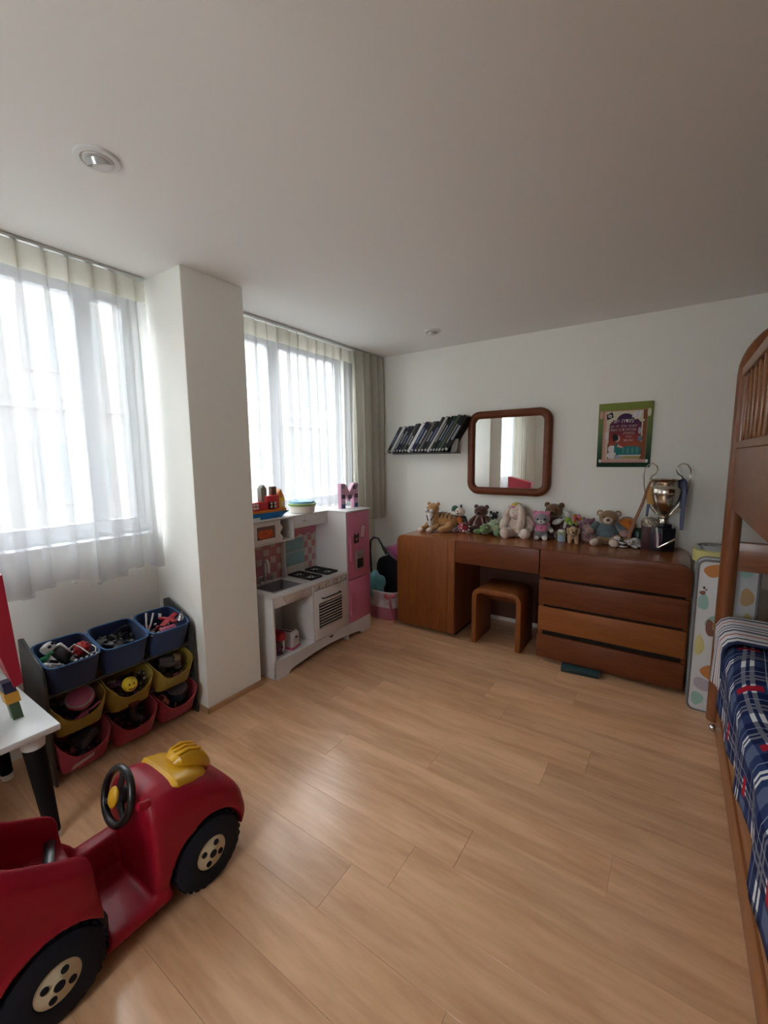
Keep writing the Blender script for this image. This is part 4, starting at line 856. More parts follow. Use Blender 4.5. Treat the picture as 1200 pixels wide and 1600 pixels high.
MB().ell((0, 0, 0), 0.037, n=24, m=14).build('ball', mat('ball_yellow', (0.62, 0.45, 0.02), 0.35), t)
for s in (-1, 1): MB().ell((0.033, s*0.011-0.004, 0.012), (0.003, 0.004, 0.006), n=8, m=6).build('eye', blk_pl, t)
MB().tube([(0.0345+0.001*math.cos(a), -0.004+0.018*math.sin(a), -0.003-0.011*math.cos(a)) for a in [-1.1+2.2*i/8 for i in range(9)]], 0.0018, 6).build('smile', blk_pl, t)
t = at_bin('toy_car', 'small purple toy car behind the smiling yellow ball', 'toy car', (1, 1), (0.02, -0.06, 0.10), (0, 0, R(60)))
MB().box((0, 0, 0.01), (0.08, 0.04, 0.022), 0.008).build('body', mat('toy_plum', (0.10, 0.03, 0.09), 0.4), t); MB().box((-0.005, 0, 0.03), (0.04, 0.034, 0.022), 0.008).build('cabin', drk, t)
for x in (-0.025, 0.025):
    for s in (-1, 1): MB().cyl((x, s*0.016, 0), (x, s*0.024, 0), 0.011, n=12).build('wheel', blk_pl, t)
t = at_bin('beaded_bracelet', 'silver beaded bracelet beside the yellow smiling ball', 'bracelet', (1, 1), (0.05, 0.06, 0.115), (R(50), R(20), 0))
for k in range(12): a = 2*PI*k/12; MB().ell((0.03*math.cos(a), 0.03*math.sin(a), 0), 0.0075, n=8, m=6).build('bead', slv if k % 2 else blk_pl, t)
t = at_bin('toy_truck', 'dark grey toy truck in the yellow bin nearest the column', 'toy truck', (1, 2), (0.03, 0.0, 0.09), (0, R(8), R(75)))
MB().box((0, 0, 0.02), (0.12, 0.05, 0.03), 0.006).build('chassis', drk, t); MB().box((0.04, 0, 0.05), (0.035, 0.045, 0.035), 0.008).build('cab', mat('toy_tan', (0.18, 0.12, 0.07), 0.5), t); MB().box((-0.02, 0, 0.05), (0.07, 0.05, 0.03), 0.004).build('bed', drk, t)
for x in (-0.04, 0.04):
    for s in (-1, 1): MB().cyl((x, s*0.02, 0.005), (x, s*0.032, 0.005), 0.015, n=12).build('wheel', blk_pl, t)
# bottom row
t = at_bin('toy_blocks', 'dark toy brick in the red bin nearest the table', 'toy brick', (2, 0), (0.02, 0.02, 0.09), (R(15), 0, R(25)))
MB().box((0, 0, 0), (0.07, 0.10, 0.04), 0.003).build('brick', drk, t)
for x in (-0.018, 0.018):
    for y in (-0.03, 0.0, 0.03): MB().cyl((x, y, 0.02), (x, y, 0.03), 0.011, n=12).build('stud', drk, t)
t = at_bin('bin_ticket', 'pale paper label stuck on the red bin nearest the table', 'label', (2, 0), (0.122, -0.02, 0.055), (0, R(17), R(0)))
MB().prism([(-0.05, -0.02), (0.04, 0.005), (0.045, 0.025), (-0.045, 0.0)], 'yz', -0.001, 0.002).build('paper', mat('label_paper', (0.45, 0.28, 0.24), 0.7), t)
t = at_bin('toy_boot', 'black toy boot in the middle red bin', 'toy boot', (2, 1), (0.03, 0.0, 0.075), (0, R(10), R(40)))
cb = MB(); cb.tube([(0, 0, 0.10), (0, 0, 0.05), (0.005, 0, 0.02), (0.03, 0, 0.005), (0.06, 0, 0.0)], [0.032, 0.03, 0.034, 0.03, 0.018], 14); cb.build('boot', blk_pl, t); MB().lathe([(0.034, 0.092), (0.037, 0.096), (0.037, 0.108), (0.032, 0.11)], 16).build('cuff', mar, t)
t = at_bin('toy_drum', 'dark blue toy drum in the red bin nearest the column', 'toy drum', (2, 2), (0.03, 0.035, 0.075), (R(10), R(15), 0))
MB().lathe([(0, 0), (0.05, 0), (0.05, 0.06), (0, 0.06)], 24).build('shell', mat('toy_navy', (0.015, 0.03, 0.06), 0.5), t); MB().lathe([(0.05, 0.055), (0.054, 0.057), (0.054, 0.066), (0.0, 0.066)], 24).build('skin', mat('drum_skin', (0.06, 0.05, 0.05), 0.6), t)
t = at_bin('toy_cup', 'pink and brown toy cup in the red bin nearest the column', 'toy cup', (2, 2), (0.05, -0.05, 0.085), (R(40), 0, 0))
MB().lathe([(0, 0), (0.022, 0), (0.03, 0.05), (0.026, 0.05), (0.02, 0.006), (0, 0.006)], 18).build('cup', mat('toy_rose', (0.30, 0.09, 0.08), 0.5), t); MB().tube([(0.026, 0, 0.042), (0.045, 0, 0.035), (0.042, 0, 0.016), (0.024, 0, 0.012)], 0.004, 8).build('handle', mat('toy_rose', (0, 0, 0)), t)

# ================================================================== WHITE CHILD TABLE and the toy on it
tb = thing('child_table', 'low white table with tapered black legs beside the toy car', 'table', (-2.25, 0.18, 0))
tw2 = mat('table_white', (0.66, 0.68, 0.68), 0.35); tbk = mat('table_leg_black', (0.006, 0.006, 0.007), 0.7, spec=0.2)
MB().bx(-0.36, 0.36, -0.37, 0.37, 0.475, 0.50, 0.004).build('table_top', tw2, tb)
for sx in (-1, 1):
    for sy in (-1, 1):
        x, y = sx*0.285, sy*0.30
        lg = MB().tube([(x, y, 0.42), (x+sx*0.0, y+sy*0.03, 0.03)], [0.036, 0.024], 18).build('leg', tbk, tb)
        MB().tube([(x, y, 0.476), (x, y, 0.415)], [0.042, 0.037], 18).build('socket', tw2, lg); MB().tube([(x, y+sy*0.03, 0.03), (x, y+sy*0.0325, 0.0)], [0.025, 0.022], 18).build('foot', tw2, lg)
ts = thing('toy_easel', 'red, navy, yellow and green wooden toy stand at left edge of white table', 'toy stand', (-2.08, 0.475, 0.50), R(0))
wr = mat('painted_red', (0.34, 0.010, 0.03), 0.4); wn = mat('painted_navy', (0.012, 0.022, 0.06), 0.4); wy = mat('painted_yellow', (0.55, 0.28, 0.03), 0.4); wg = mat('painted_green', (0.04, 0.075, 0.03), 0.45)
def slant(z0, z1, w, d0, d1, m, nm, push=0.0):
    # slanted post leaning away to -y as it rises
    L_ = lambda z: -0.13*z
    vs = []
    for z in (z0, z1):
        for (x, y) in ((-w, -d0), (w, -d0), (w, d1), (-w, d1)): vs.append((x+push, y+L_(z)*1.0, z))
    MB().add(vs, [(0, 1, 2, 3), (4, 5, 6, 7), (0, 1, 5, 4), (1, 2, 6, 5), (2, 3, 7, 6), (3, 0, 4, 7)]).build(nm, m, ts, smooth=False)
slant(0.0, 0.075, 0.018, 0.020, 0.012, wg, 'green_block'); slant(0.072, 0.115, 0.024, 0.026, 0.018, wy, 'yellow_block'); slant(0.112, 0.16, 0.021, 0.022, 0.015, wn, 'navy_block')
MB().add([(x, y, z+dz) for x, dz in ((-0.34, 0.09), (0.035, 0.0)) for (y, z) in ((-0.010, 0.135), (0.018, 0.145), (0.012, 0.25), (-0.004, 0.58), (-0.16, 0.58), (-0.045, 0.30))], [(0, 1, 2, 3, 4, 5), (6, 7, 8, 9, 10, 11), (0, 1, 7, 6), (1, 2, 8, 7), (2, 3, 9, 8), (3, 4, 10, 9), (4, 5, 11, 10), (5, 0, 6, 11)]).build('red_panel', wr, ts, smooth=False)
MB().add([(x-0.30, y, z) for x in (-0.02, 0.02) for (y, z) in ((-0.03, 0.0), (0.015, 0.0), (0.015, 0.26), (-0.03, 0.26))], [(0, 1, 2, 3), (4, 5, 6, 7), (0, 1, 5, 4), (1, 2, 6, 5), (2, 3, 7, 6), (3, 0, 4, 7)]).build('far_leg', wg, ts, smooth=False)
MB().add([(x, y, z) for x in (-0.02, 0.02) for (y, z) in ((-0.10, 0.0), (-0.07, 0.0), (-0.16, 0.30), (-0.20, 0.30))], [(0, 1, 2, 3), (4, 5, 6, 7), (0, 1, 5, 4), (1, 2, 6, 5), (2, 3, 7, 6), (3, 0, 4, 7)]).build('rear_strut', wn, ts, smooth=False)

# ================================================================== RIDE-ON CAR (forward = +y)
cr = mat('car_red', (0.29, 0.004, 0.018), 0.48, spec=0.28, coat=0.05, bump=0.03, bscale=150); cyel = mat('car_yellow', (0.62, 0.33, 0.012), 0.3); ctire = mat('car_tyre', (0.010, 0.013, 0.022), 0.7, spec=0.2); chub = mat('car_hub', (0.55, 0.48, 0.34), 0.5)
CCX, CCY = -1.43, 0.53
car = thing('ride_on_car', 'red plastic ride-on toy car with yellow bonnet vent and black steering wheel', 'toy car', (CCX, CCY, 0))
hwid = 0.165
def prof_loft(mb, secs, n=28, p=4.0):
    """secs: (y, halfwidth, z0, z1) superellipse sections"""
    vs = []; fs = []
    for (y, hw_, z0, z1) in secs:
        for k in range(n):
            a = 2*PI*k/n; c, s_ = math.cos(a), math.sin(a); q = (abs(c)**p+abs(s_)**p)**(-1/p)
            vs.append((hw_*q*c, y, (z0+z1)/2+(z1-z0)/2*q*s_))
    for i in range(len(secs)-1):
        for k in range(n): l = (k+1) % n; fs.append((i*n+k, i*n+l, (i+1)*n+l, (i+1)*n+k))
    fs.append(tuple(range(n))); fs.append(tuple((len(secs)-1)*n+k for k in range(n))); mb.add(vs, fs); return mb
yF, yRr = 0.225, -0.23       # axle positions in car space
bm_ = MB()
prof_loft(bm_, [(0.04, 0.150, 0.06, 0.40), (0.055, 0.160, 0.05, 0.425), (0.10, 0.163, 0.05, 0.435), (0.17, 0.163, 0.06, 0.415), (0.24, 0.163, 0.07, 0.385), (0.31, 0.160, 0.08, 0.335), (0.365, 0.150, 0.09, 0.285), (0.395, 0.12, 0.11, 0.245)], p=3.6)   # bonnet
for s in (-1, 1):
    for (yc, zc, ry, rz) in ((yF, 0.175, 0.165, 0.125), (yRr, 0.185, 0.165, 0.13)): bm_.ell((s*0.135, yc, zc), (0.048, ry, rz), n=24, m=14)   # fenders
prof_loft(bm_, [(-0.50, 0.13, 0.10, 0.42), (-0.47, 0.155, 0.07, 0.49), (-0.36, 0.163, 0.06, 0.525), (-0.29, 0.163, 0.06, 0.50), (-0.22, 0.163, 0.06, 0.455), (-0.15, 0.163, 0.06, 0.415), (-0.125, 0.160, 0.06, 0.395), (-0.115, 0.150, 0.07, 0.37)], p=6)   # rear body
bm_.bx(-0.155, 0.155, -0.2, 0.1, 0.055, 0.10, 0.02, 3)      # floor pan
bm_.bx(-0.160, -0.090, -0.2, 0.1, 0.08, 0.215, 0.015, 3)    # closed far side
body = bm_.build('body', cr, car)
def cutter(mb): o = mb.build('cut', None); o.location = (CCX, CCY, 0); return o
cuts = [cutter(MB().box((0.0, -0.19, 0.44), (0.225, 0.27, 0.32), 0.045, 4)),        # seat hollow
        cutter(MB().box((0.06, -0.035, 0.235), (0.30, 0.15, 0.25), 0.02, 3))]       # near-side foot well
for s in (-1, 1):
    for yc in (yF, yRr): cuts.append(cutter(MB().cyl((s*0.085, yc, 0.125), (s*0.24, yc, 0.125), 0.137, n=40)))
mesh_mods(body, cuts, remesh=0.0065, smooth_it=12, pre_remesh=0.0065)
# wheels
def wheel(x, y, s):
    w_ = MB().lathe([(0.04, -0.042), (0.10, -0.045), (0.118, -0.036), (0.125, -0.018), (0.125, 0.018), (0.118, 0.036), (0.10, 0.045), (0.058, 0.045), (0.052, 0.036), (0.04, 0.036)], 40)
    Mx = Matrix.Translation((x, y, 0.125)) @ Matrix.Rotation(s*PI/2, 4, 'Y'); w_.v = [tuple(Mx @ Vector(p)) for p in w_.v]
    wo = w_.build('wheel', ctire, car, ang=30)
    tr = MB()
    for k in range(28):
        a = 2*PI*k/28; tr.box((0, 0, 0), (0.014, 0.06, 0.005), 0.0, 1, None, Mx @ Matrix.Rotation(a, 4, 'Z') @ Matrix.Translation((0.1245, 0, 0)) @ Matrix.Rotation(PI/2, 4, 'X') @ Matrix.Rotation(PI/2, 4, 'Y'))
    tr.build('tread', ctire, wo)
    h = MB().lathe([(0.0, 0.050), (0.016, 0.050), (0.020, 0.046), (0.052, 0.043), (0.056, 0.040), (0.054, 0.034), (0.0, 0.034)], 32); h.v = [tuple(Mx @ Vector(p)) for p in h.v]
    ho = h.build('hubcap', chub, wo)
    for k in range(4):
        a = PI/4+k*PI/2+0.3; hh_ = MB().lathe([(0.0, 0.0485), (0.0095, 0.048), (0.010, 0.042)], 14, Matrix.Translation((0.034*math.cos(a), 0.034*math.sin(a), 0))); hh_.v = [tuple(Mx @ Vector(p)) for p in hh_.v]; hh_.build('hub_hole', ctire, ho)
    hh_ = MB().lathe([(0.0, 0.053), (0.013, 0.052), (0.014, 0.046)], 14); hh_.v = [tuple(Mx @ Vector(p)) for p in hh_.v]; hh_.build('axle_cap', ctire, ho)
for s in (-1, 1): wheel(s*0.125, yF, s); wheel(s*0.125, yRr, s)
# yellow bonnet vent
yv = MB(); prof_loft(yv, [(0.115, 0.105, 0.40, 0.430), (0.13, 0.115, 0.395, 0.440), (0.185, 0.110, 0.375, 0.428), (0.235, 0.09, 0.35, 0.400), (0.26, 0.065, 0.34, 0.380)], p=3)
yv.v = [(x, y+0.022, z-0.010) for x, y, z in yv.v]
v_ = yv.build('bonnet_vent', cyel, car)
sc_ = MB(); prof_loft(sc_, [(0.165, 0.030, 0.40, 0.450), (0.185, 0.048, 0.40, 0.466), (0.235, 0.053, 0.37, 0.462), (0.28, 0.048, 0.35, 0.430), (0.297, 0.038, 0.35, 0.395)], p=3); sc_.v = [(x, y+0.022, z-0.014) for x, y, z in sc_.v]; sc_.build('scoop', cyel, v_)
for k in (-1, 0, 1): MB().tube([(k*0.026, 0.205, 0.450), (k*0.026, 0.247, 0.4535), (k*0.026, 0.290, 0.430)], 0.006, 8).build('scoop_rib', cyel, v_)
# steering wheel
SW = Matrix.Translation((-0.02, 0.022, 0.402)) @ Euler((R(72), 0, 0)).to_matrix().to_4x4()
def TS(mb): mb.v = [tuple(SW @ Vector(p)) for p in mb.v]; return mb
sw = TS(MB().tube([(0.083*math.cos(a), 0.083*math.sin(a), 0) for a in [2*PI*i/36 for i in range(36)]], 0.012, 10, closed=True)).build('steering_wheel', blk_pl, car)
TS(MB().lathe([(0.0, 0.014), (0.026, 0.012), (0.03, 0.0), (0.028, -0.02), (0.0, -0.02)], 20)).build('hub', blk_pl, sw)
for a in (R(90), R(215), R(325)): TS(MB().tube([(0.02*math.cos(a), 0.02*math.sin(a), 0), (0.082*math.cos(a), 0.082*math.sin(a), 0)], [0.012, 0.009], 8)).build('spoke', blk_pl, sw)
TS(MB().ell((0, 0, 0.014), (0.026, 0.034, 0.012))).build('horn', cyel, sw)
TS(MB().cyl((0, 0, -0.01), (0, 0, -0.085), 0.014, n=12)).build('steering_column', blk_pl, car)
MB().cyl((0.10, 0.06, 0.405), (0.10, 0.028, 0.415), 0.016, 0.013, 14).build('dash_key', cr, car)
MB().tube([(0.10, -0.245, 0.325), (0.05, -0.20, 0.332), (-0.03, -0.17, 0.336), (-0.09, -0.15, 0.335), (-0.125, -0.13, 0.30)], 0.014, 8, flat=(0.25, 1.0)).build('seat_belt', blk_pl, car)
MB().bx(0.06, 0.12, -0.115, -0.085, 0.10, 0.16, 0.01).build('pedal_block', blk_pl, car)
# ================================================================== SOFT TOYS on the dresser (local frame: facing -y)
def plm(name, col, var=0.15): return mat('plush_'+name, col, 0.95, spec=0.15, sheen=0.5, bump=0.5, bscale=140, var=var, vscale=45)
P_tan = plm('tan', (0.42, 0.22, 0.08)); P_cream = plm('cream', (0.62, 0.50, 0.42)); P_white = plm('white', (0.62, 0.60, 0.58)); P_brown = plm('brown', (0.085, 0.032, 0.022)); P_dbrown = plm('bigbrown', (0.12, 0.055, 0.022)); P_grey = plm('grey', (0.26, 0.25, 0.27)); P_pink = plm('pink', (0.62, 0.20, 0.33)); P_green = plm('green', (0.11, 0.19, 0.06)); P_pgreen = plm('palegreen', (0.30, 0.36, 0.22), 0.35); P_black = plm('black', (0.012, 0.012, 0.014)); P_blue = plm('blue', (0.03, 0.09, 0.17)); P_red = plm('red', (0.30, 0.015, 0.03)); P_orange = plm('orange', (0.50, 0.15, 0.02)); P_teddy = plm('teddy', (0.26, 0.155, 0.075)); P_bshirt = plm('shirtblue', (0.12, 0.16, 0.18)); P_purple = plm('purple', (0.20, 0.09, 0.13)); P_rose = plm('rose', (0.34, 0.20, 0.19)); P_beige = plm('beige', (0.45, 0.29, 0.17)); P_dgreen = plm('darkgreen', (0.02, 0.10, 0.05)); P_yellow = plm('yellow', (0.60, 0.45, 0.05)); P_lgreen = plm('lime', (0.25, 0.42, 0.05)); P_lblue = plm('lightblue', (0.28, 0.38, 0.48))
eyeb = mat('eye_black', (0.008, 0.008, 0.008), 0.12)
GT = 'soft toys lined up on the dresser'
def pl(t, name, c, r, m, rot=None, label=None, n=16, mm=10): return MB().ell(c, r, rot, n, mm).build(name, m, t, label)
def toy(name, label, x, y, rz, cat='soft toy', z=DZ): return thing(name, label, cat, (x, y, z), R(rz), GT)
def eyes(h, dx, y, z, r=0.007): 
    for s in (-1, 1): pl(h, 'eye', (s*dx, y, z), (r, r*0.8, r), eyeb, n=10, mm=7)
def limb(t, name, p, r, m): return MB().tube(p, r, 12).ell(p[0], r[0], n=12, m=8).ell(p[-1], r[-1], n=12, m=8).build(name, m, t)

# 1 tiger lying with head up (lies along local +x, head at -x looking forward)
t = toy('plush_tiger', 'tan plush tiger lying at the left end of the dresser', -1.755, 3.46, 4)
pl(t, 'body', (0.03, 0.05, 0.085), (0.135, 0.075, 0.085), P_tan); pl(t, 'chest', (-0.055, -0.005, 0.105), (0.055, 0.055, 0.085), P_tan)
pl(t, 'bib', (-0.06, -0.045, 0.11), (0.032, 0.025, 0.07), P_white)
h = pl(t, 'head', (-0.045, -0.02, 0.205), (0.055, 0.052, 0.052), P_tan)
for s in (-1, 1): pl(h, 'ear', (-0.045+s*0.045, -0.01, 0.248), (0.017, 0.010, 0.018), P_tan); pl(h, 'cheek', (-0.065+s*0.022, -0.062, 0.19), (0.022, 0.018, 0.02), P_white)
pl(h, 'nose', (-0.067, -0.080, 0.197), (0.009, 0.006, 0.006), P_black)
for s in (-1, 1): pl(h, 'eye', (-0.062+s*0.022, -0.066, 0.215), (0.006, 0.004, 0.007), eyeb, n=10, mm=7)
for x0 in (-0.09, -0.005): limb(t, 'front_leg', [(x0, 0.0, 0.06), (x0-0.02, -0.05, 0.03), (x0-0.03, -0.105, 0.024)], [0.032, 0.027, 0.026], P_tan); pl(t, 'paw', (x0-0.032, -0.125, 0.022), (0.026, 0.026, 0.021), P_cream)
limb(t, 'hind_leg', [(0.11, 0.0, 0.05), (0.10, -0.045, 0.035), (0.05, -0.07, 0.025)], [0.045, 0.032, 0.024], P_tan)
limb(t, 'tail', [(0.15, 0.08, 0.06), (0.175, 0.05, 0.03), (0.16, 0.0, 0.015)], [0.016, 0.014, 0.012], P_tan)
for k in range(5): MB().tube([(-0.02+k*0.035, -0.022+0.074*math.cos(a)*0.98+0.05*0, 0.085+0.086*math.sin(a)) if False else (-0.02+k*0.035, 0.05-0.0745*math.cos(a)*math.sqrt(max(0, 1-((k*0.035-0.05)/0.135)**2)), 0.085+0.0845*math.sin(a)*math.sqrt(max(0, 1-((k*0.035-0.05)/0.135)**2))) for a in [0.5+0.3*i for i in range(6)]], 0.005, 6).build('stripe', P_black, t)
for s in (-1, 1): MB().tube([(-0.06+s*0.035, -0.055, 0.145), (-0.06+s*0.012, -0.073, 0.10)], 0.005, 6).build('stripe', P_black, t)

# 2 generic doll in green hat and blue trousers
t = toy('plush_doll', 'cream faced plush doll with green hat and blue trousers beside tiger', -1.615, 3.57, 5)
pl(t, 'body', (0.02, 0.0, 0.085), (0.05, 0.045, 0.075), P_black); pl(t, 'vest', (0.025, -0.025, 0.10), (0.035, 0.03, 0.035), P_orange)
h = pl(t, 'head', (0.025, -0.01, 0.175), (0.046, 0.045, 0.043), P_cream); pl(h, 'muzzle', (0.022, -0.05, 0.163), (0.027, 0.02, 0.02), P_cream)
eyes(h, 0.016, -0.052, 0.185, 0.006); pl(h, 'nose', (0.022, -0.070, 0.168), 0.006, eyeb)
MB().lathe([(0.0, 0.0), (0.036, 0.0), (0.038, 0.006), (0.026, 0.03), (0.012, 0.04), (0, 0.042)], 20, Matrix.Translation((-0.022, 0.0, 0.19)) @ Matrix.Rotation(R(-28), 4, 'Y')).build('hat', P_dgreen, h)
pl(h, 'hair_tuft', (0.035, -0.01, 0.222), (0.011, 0.011, 0.022), P_black)
for s in (-1, 1): limb(t, 'leg', [(0.02+s*0.02, -0.03, 0.03), (-0.01+s*0.03, -0.08, 0.024), (-0.03+s*0.05, -0.11, 0.022)], [0.027, 0.024, 0.022], P_blue); pl(t, 'shoe', (-0.035+s*0.052, -0.128, 0.022), (0.022, 0.026, 0.020), P_blue if s < 0 else P_purple)
for s in (-1, 1): limb(t, 'arm', [(0.02+s*0.045, 0.0, 0.125), (0.025+s*0.07, -0.03, 0.085), (0.03+s*0.06, -0.06, 0.06)], [0.016, 0.014, 0.014], P_black)
# 3 small red plush with flowers
t = toy('plush_pouch', 'small red plush pouch with white flowers in front of brown bear', -1.525, 3.50, 0)
b = pl(t, 'pouch', (0, 0, 0.045), (0.055, 0.045, 0.046), P_red)
for k in range(9): a = k*2.4; q = 0.75; pl(b, 'flower', (0.03+0.035*math.cos(a), -0.036+0.012*math.sin(a*1.7), 0.05+0.032*math.sin(a)), (0.010, 0.008, 0.010), P_white if k % 3 else P_black, n=8, mm=6)
MB().tube([(0.035, 0.0, 0.085), (0.05, 0, 0.098), (0.065, 0, 0.085)], 0.005, 8).build('loop', P_red, t)
# bear maker
def bear(t, s, mh, mb_, mm_, ear, lean=0.0, body_m=None, feet=True, arms=True, head_z=0.19):
    body_m = body_m or mb_
    pl(t, 'body', (0, 0, 0.085*s), (0.062*s, 0.055*s, 0.085*s), body_m)
    h = pl(t, 'head', (0, -0.01*s+lean, head_z*s), (0.062*s, 0.056*s, 0.055*s), mh)
    for q in (-1, 1): pl(h, 'ear', (q*0.05*s, 0.0+lean, (head_z+0.042)*s), (0.021*s, 0.011*s, 0.021*s), ear)
    pl(h, 'muzzle', (0, -0.055*s+lean, (head_z-0.014)*s), (0.030*s, 0.024*s, 0.024*s), mm_); pl(h, 'nose', (0, -0.078*s+lean, (head_z-0.006)*s), (0.011*s, 0.008*s, 0.008*s), eyeb)
    eyes(h, 0.024*s, -0.057*s+lean, (head_z+0.014)*s, 0.0065*s)
    if arms:
        for q in (-1, 1): limb(t, 'arm', [(q*0.055*s, 0, 0.13*s), (q*0.085*s, -0.025*s, 0.10*s), (q*0.09*s, -0.05*s, 0.065*s)], [0.024*s, 0.023*s, 0.024*s], mb_)
    if feet:
        for q in (-1, 1): limb(t, 'leg', [(q*0.04*s, -0.02*s, 0.035*s), (q*0.06*s, -0.07*s, 0.03*s)], [0.035*s, 0.030*s], mb_); pl(t, 'foot', (q*0.064*s, -0.095*s, 0.034*s), (0.030*s, 0.020*s, 0.034*s), mm_)
    return h
t = toy('plush_bear', 'dark brown plush bear with pink ribbon sitting behind the green turtle', -1.40, 3.60, 0)
bear(t, 0.98, P_brown, P_brown, P_brown, P_brown)
for s in (-1, 1): MB().tube([(s*0.02, -0.045, 0.145), (s*0.035, -0.062, 0.11), (s*0.05, -0.07, 0.07)], 0.008, 8, flat=(0.4, 1)).build('ribbon', mat('ribbon_rose', (0.40, 0.20, 0.18), 0.5), t)
t = toy('plush_panda', 'tiny black and white plush panda between the brown bear and turtle', -1.295, 3.63, 0)
pl(t, 'body', (0, 0, 0.07), (0.045, 0.045, 0.07), P_black); h = pl(t, 'head', (0, -0.005, 0.15), (0.038, 0.036, 0.034), P_black)
for s in (-1, 1): pl(h, 'ear', (s*0.028, 0, 0.18), (0.013, 0.008, 0.013), P_black)
pl(h, 'patch', (-0.01, -0.034, 0.155), (0.013, 0.008, 0.011), P_white); pl(t, 'tummy_patch', (-0.02, -0.04, 0.105), (0.014, 0.010, 0.013), P_white)
# turtle
t = toy('plush_turtle', 'green plush turtle with pale mossy shell below the mirror', -1.285, 3.52, -10)
sh = MB().lathe([(0.085, 0.03), (0.083, 0.05), (0.068, 0.085), (0.04, 0.11), (0, 0.12)], 24, Matrix.Translation((0.035, 0.03, 0.01))).build('shell', P_pgreen, t)
for k in range(14): a = k*2.4; q = 0.02+0.055*k/14; pl(sh, 'tuft', (0.035+q*math.cos(a), 0.03+q*math.sin(a), 0.13-7.5*q*q), (0.014, 0.014, 0.009), P_pgreen, n=8, mm=6)
h = pl(t, 'head', (-0.005, -0.075, 0.058), (0.046, 0.045, 0.046), P_green); 
for s in (-1, 1): pl(h, 'eye', (-0.005+s*0.03, -0.106, 0.070), (0.007, 0.007, 0.008), eyeb, n=10, mm=7); pl(h, 'eye_white', (-0.005+s*0.030, -0.104, 0.072), (0.009, 0.006, 0.010), P_white, n=10, mm=7)
for (x, y) in ((-0.085, -0.055), (0.095, -0.05), (-0.05, 0.07), (0.12, 0.07)): pl(t, 'flipper', (x, y, 0.026), (0.045, 0.026, 0.022), P_green, (0, 0, 0.4 if x < 0 else -0.4))
# yellow-hatted toy behind the bunny
t = toy('plush_doll', 'yellow and pink plush doll peeking out behind the cream bunny', -1.105, 3.65, 0)
pl(t, 'body', (0, 0, 0.10), (0.055, 0.04, 0.10), P_pink); h = pl(t, 'head', (0, -0.005, 0.23), (0.045, 0.042, 0.043), P_cream); MB().lathe([(0.048, 0.0), (0.050, 0.008), (0.040, 0.035), (0.0, 0.048)], 20, Matrix.Translation((0, 0, 0.235))).build('hat', P_yellow, h)
for s in (-1, 1): pl(h, 'bow', (-0.03+s*0.014, -0.04, 0.245), (0.014, 0.008, 0.010), P_pink); pl(t, 'arm', (s*0.06, 0, 0.14), (0.018, 0.018, 0.045), P_pink)
eyes(h, 0.014, -0.043, 0.235, 0.005)
# big cream bunny with hanging ears
t = toy('plush_bunny', 'large cream plush bunny with long hanging ears below the mirror', -1.06, 3.54, 8)
pl(t, 'body', (0, 0, 0.095), (0.085, 0.065, 0.095), P_cream); h = pl(t, 'head', (0, -0.02, 0.205), (0.070, 0.060, 0.062), P_cream)
pl(h, 'muzzle', (-0.01, -0.072, 0.185), (0.028, 0.022, 0.020), P_cream); pl(h, 'nose', (-0.01, -0.094, 0.190), (0.008, 0.005, 0.006), P_pink); eyes(h, 0.026, -0.070, 0.212, 0.0055)
limb(h, 'ear', [(-0.05, -0.02, 0.245), (-0.085, -0.035, 0.19), (-0.088, -0.05, 0.12)], [0.020, 0.030, 0.024], P_cream); limb(h, 'ear', [(0.02, -0.03, 0.262), (0.045, -0.075, 0.215), (0.04, -0.095, 0.13), (0.03, -0.095, 0.07)], [0.020, 0.030, 0.034, 0.026], P_cream)
for s in (-1, 1): limb(t, 'leg', [(s*0.05, -0.02, 0.045), (s*0.075, -0.085, 0.042)], [0.048, 0.044], P_cream); pl(t, 'foot', (s*0.078, -0.115, 0.046), (0.042, 0.028, 0.046), P_cream); limb(t, 'arm', [(s*0.08, 0, 0.15), (s*0.11, -0.03, 0.115), (s*0.105, -0.06, 0.09)], [0.032, 0.03, 0.03], P_cream)
MB().ell((-0.03, -0.055, 0.258), (0.018, 0.009, 0.009)).build('hair_bow', P_pink, h)
# grey kitten in pink hoodie
t = toy('plush_kitten', 'grey plush kitten in pink hood and pink shirt', -0.865, 3.535, 12)
pl(t, 'body', (0, 0, 0.075), (0.052, 0.045, 0.060), P_grey); pl(t, 'shirt', (0, -0.002, 0.092), (0.058, 0.050, 0.042), P_pink)
h = pl(t, 'head', (0, -0.01, 0.165), (0.060, 0.050, 0.050), P_grey); MB().grid(lambda u, v: ((0.066*math.cos(PI*2*u)*math.sin(v*2.0+0.001)), -0.002+0.058*math.sin(2*PI*u)*math.sin(v*2.0+0.001)*(0.95 if math.sin(2*PI*u) > 0 else 0.55), 0.172+0.060*math.cos(v*2.0)), 28, 12, True).build('hood', P_pink, h)
pl(h, 'muzzle', (0, -0.050, 0.148), (0.030, 0.018, 0.018), P_white); pl(h, 'nose', (0, -0.068, 0.153), (0.006, 0.004, 0.005), eyeb); eyes(h, 0.026, -0.052, 0.170, 0.008)
for s in (-1, 1): pl(h, 'hood_ear', (s*0.048, 0.0, 0.215), (0.018, 0.010, 0.018), P_pink); pl(h, 'hood_tie', (s*0.055, -0.03, 0.128), (0.013, 0.013, 0.016), P_pink); limb(t, 'arm', [(s*0.05, -0.01, 0.11), (s*0.075, -0.025, 0.085)], [0.017, 0.016], P_grey); pl(t, 'paw', (s*0.08, -0.03, 0.078), 0.017, P_white); limb(t, 'leg', [(s*0.028, -0.01, 0.03), (s*0.03, -0.035, 0.020)], [0.026, 0.020], P_grey); pl(t, 'foot', (s*0.031, -0.052, 0.018), (0.020, 0.018, 0.017), P_white)
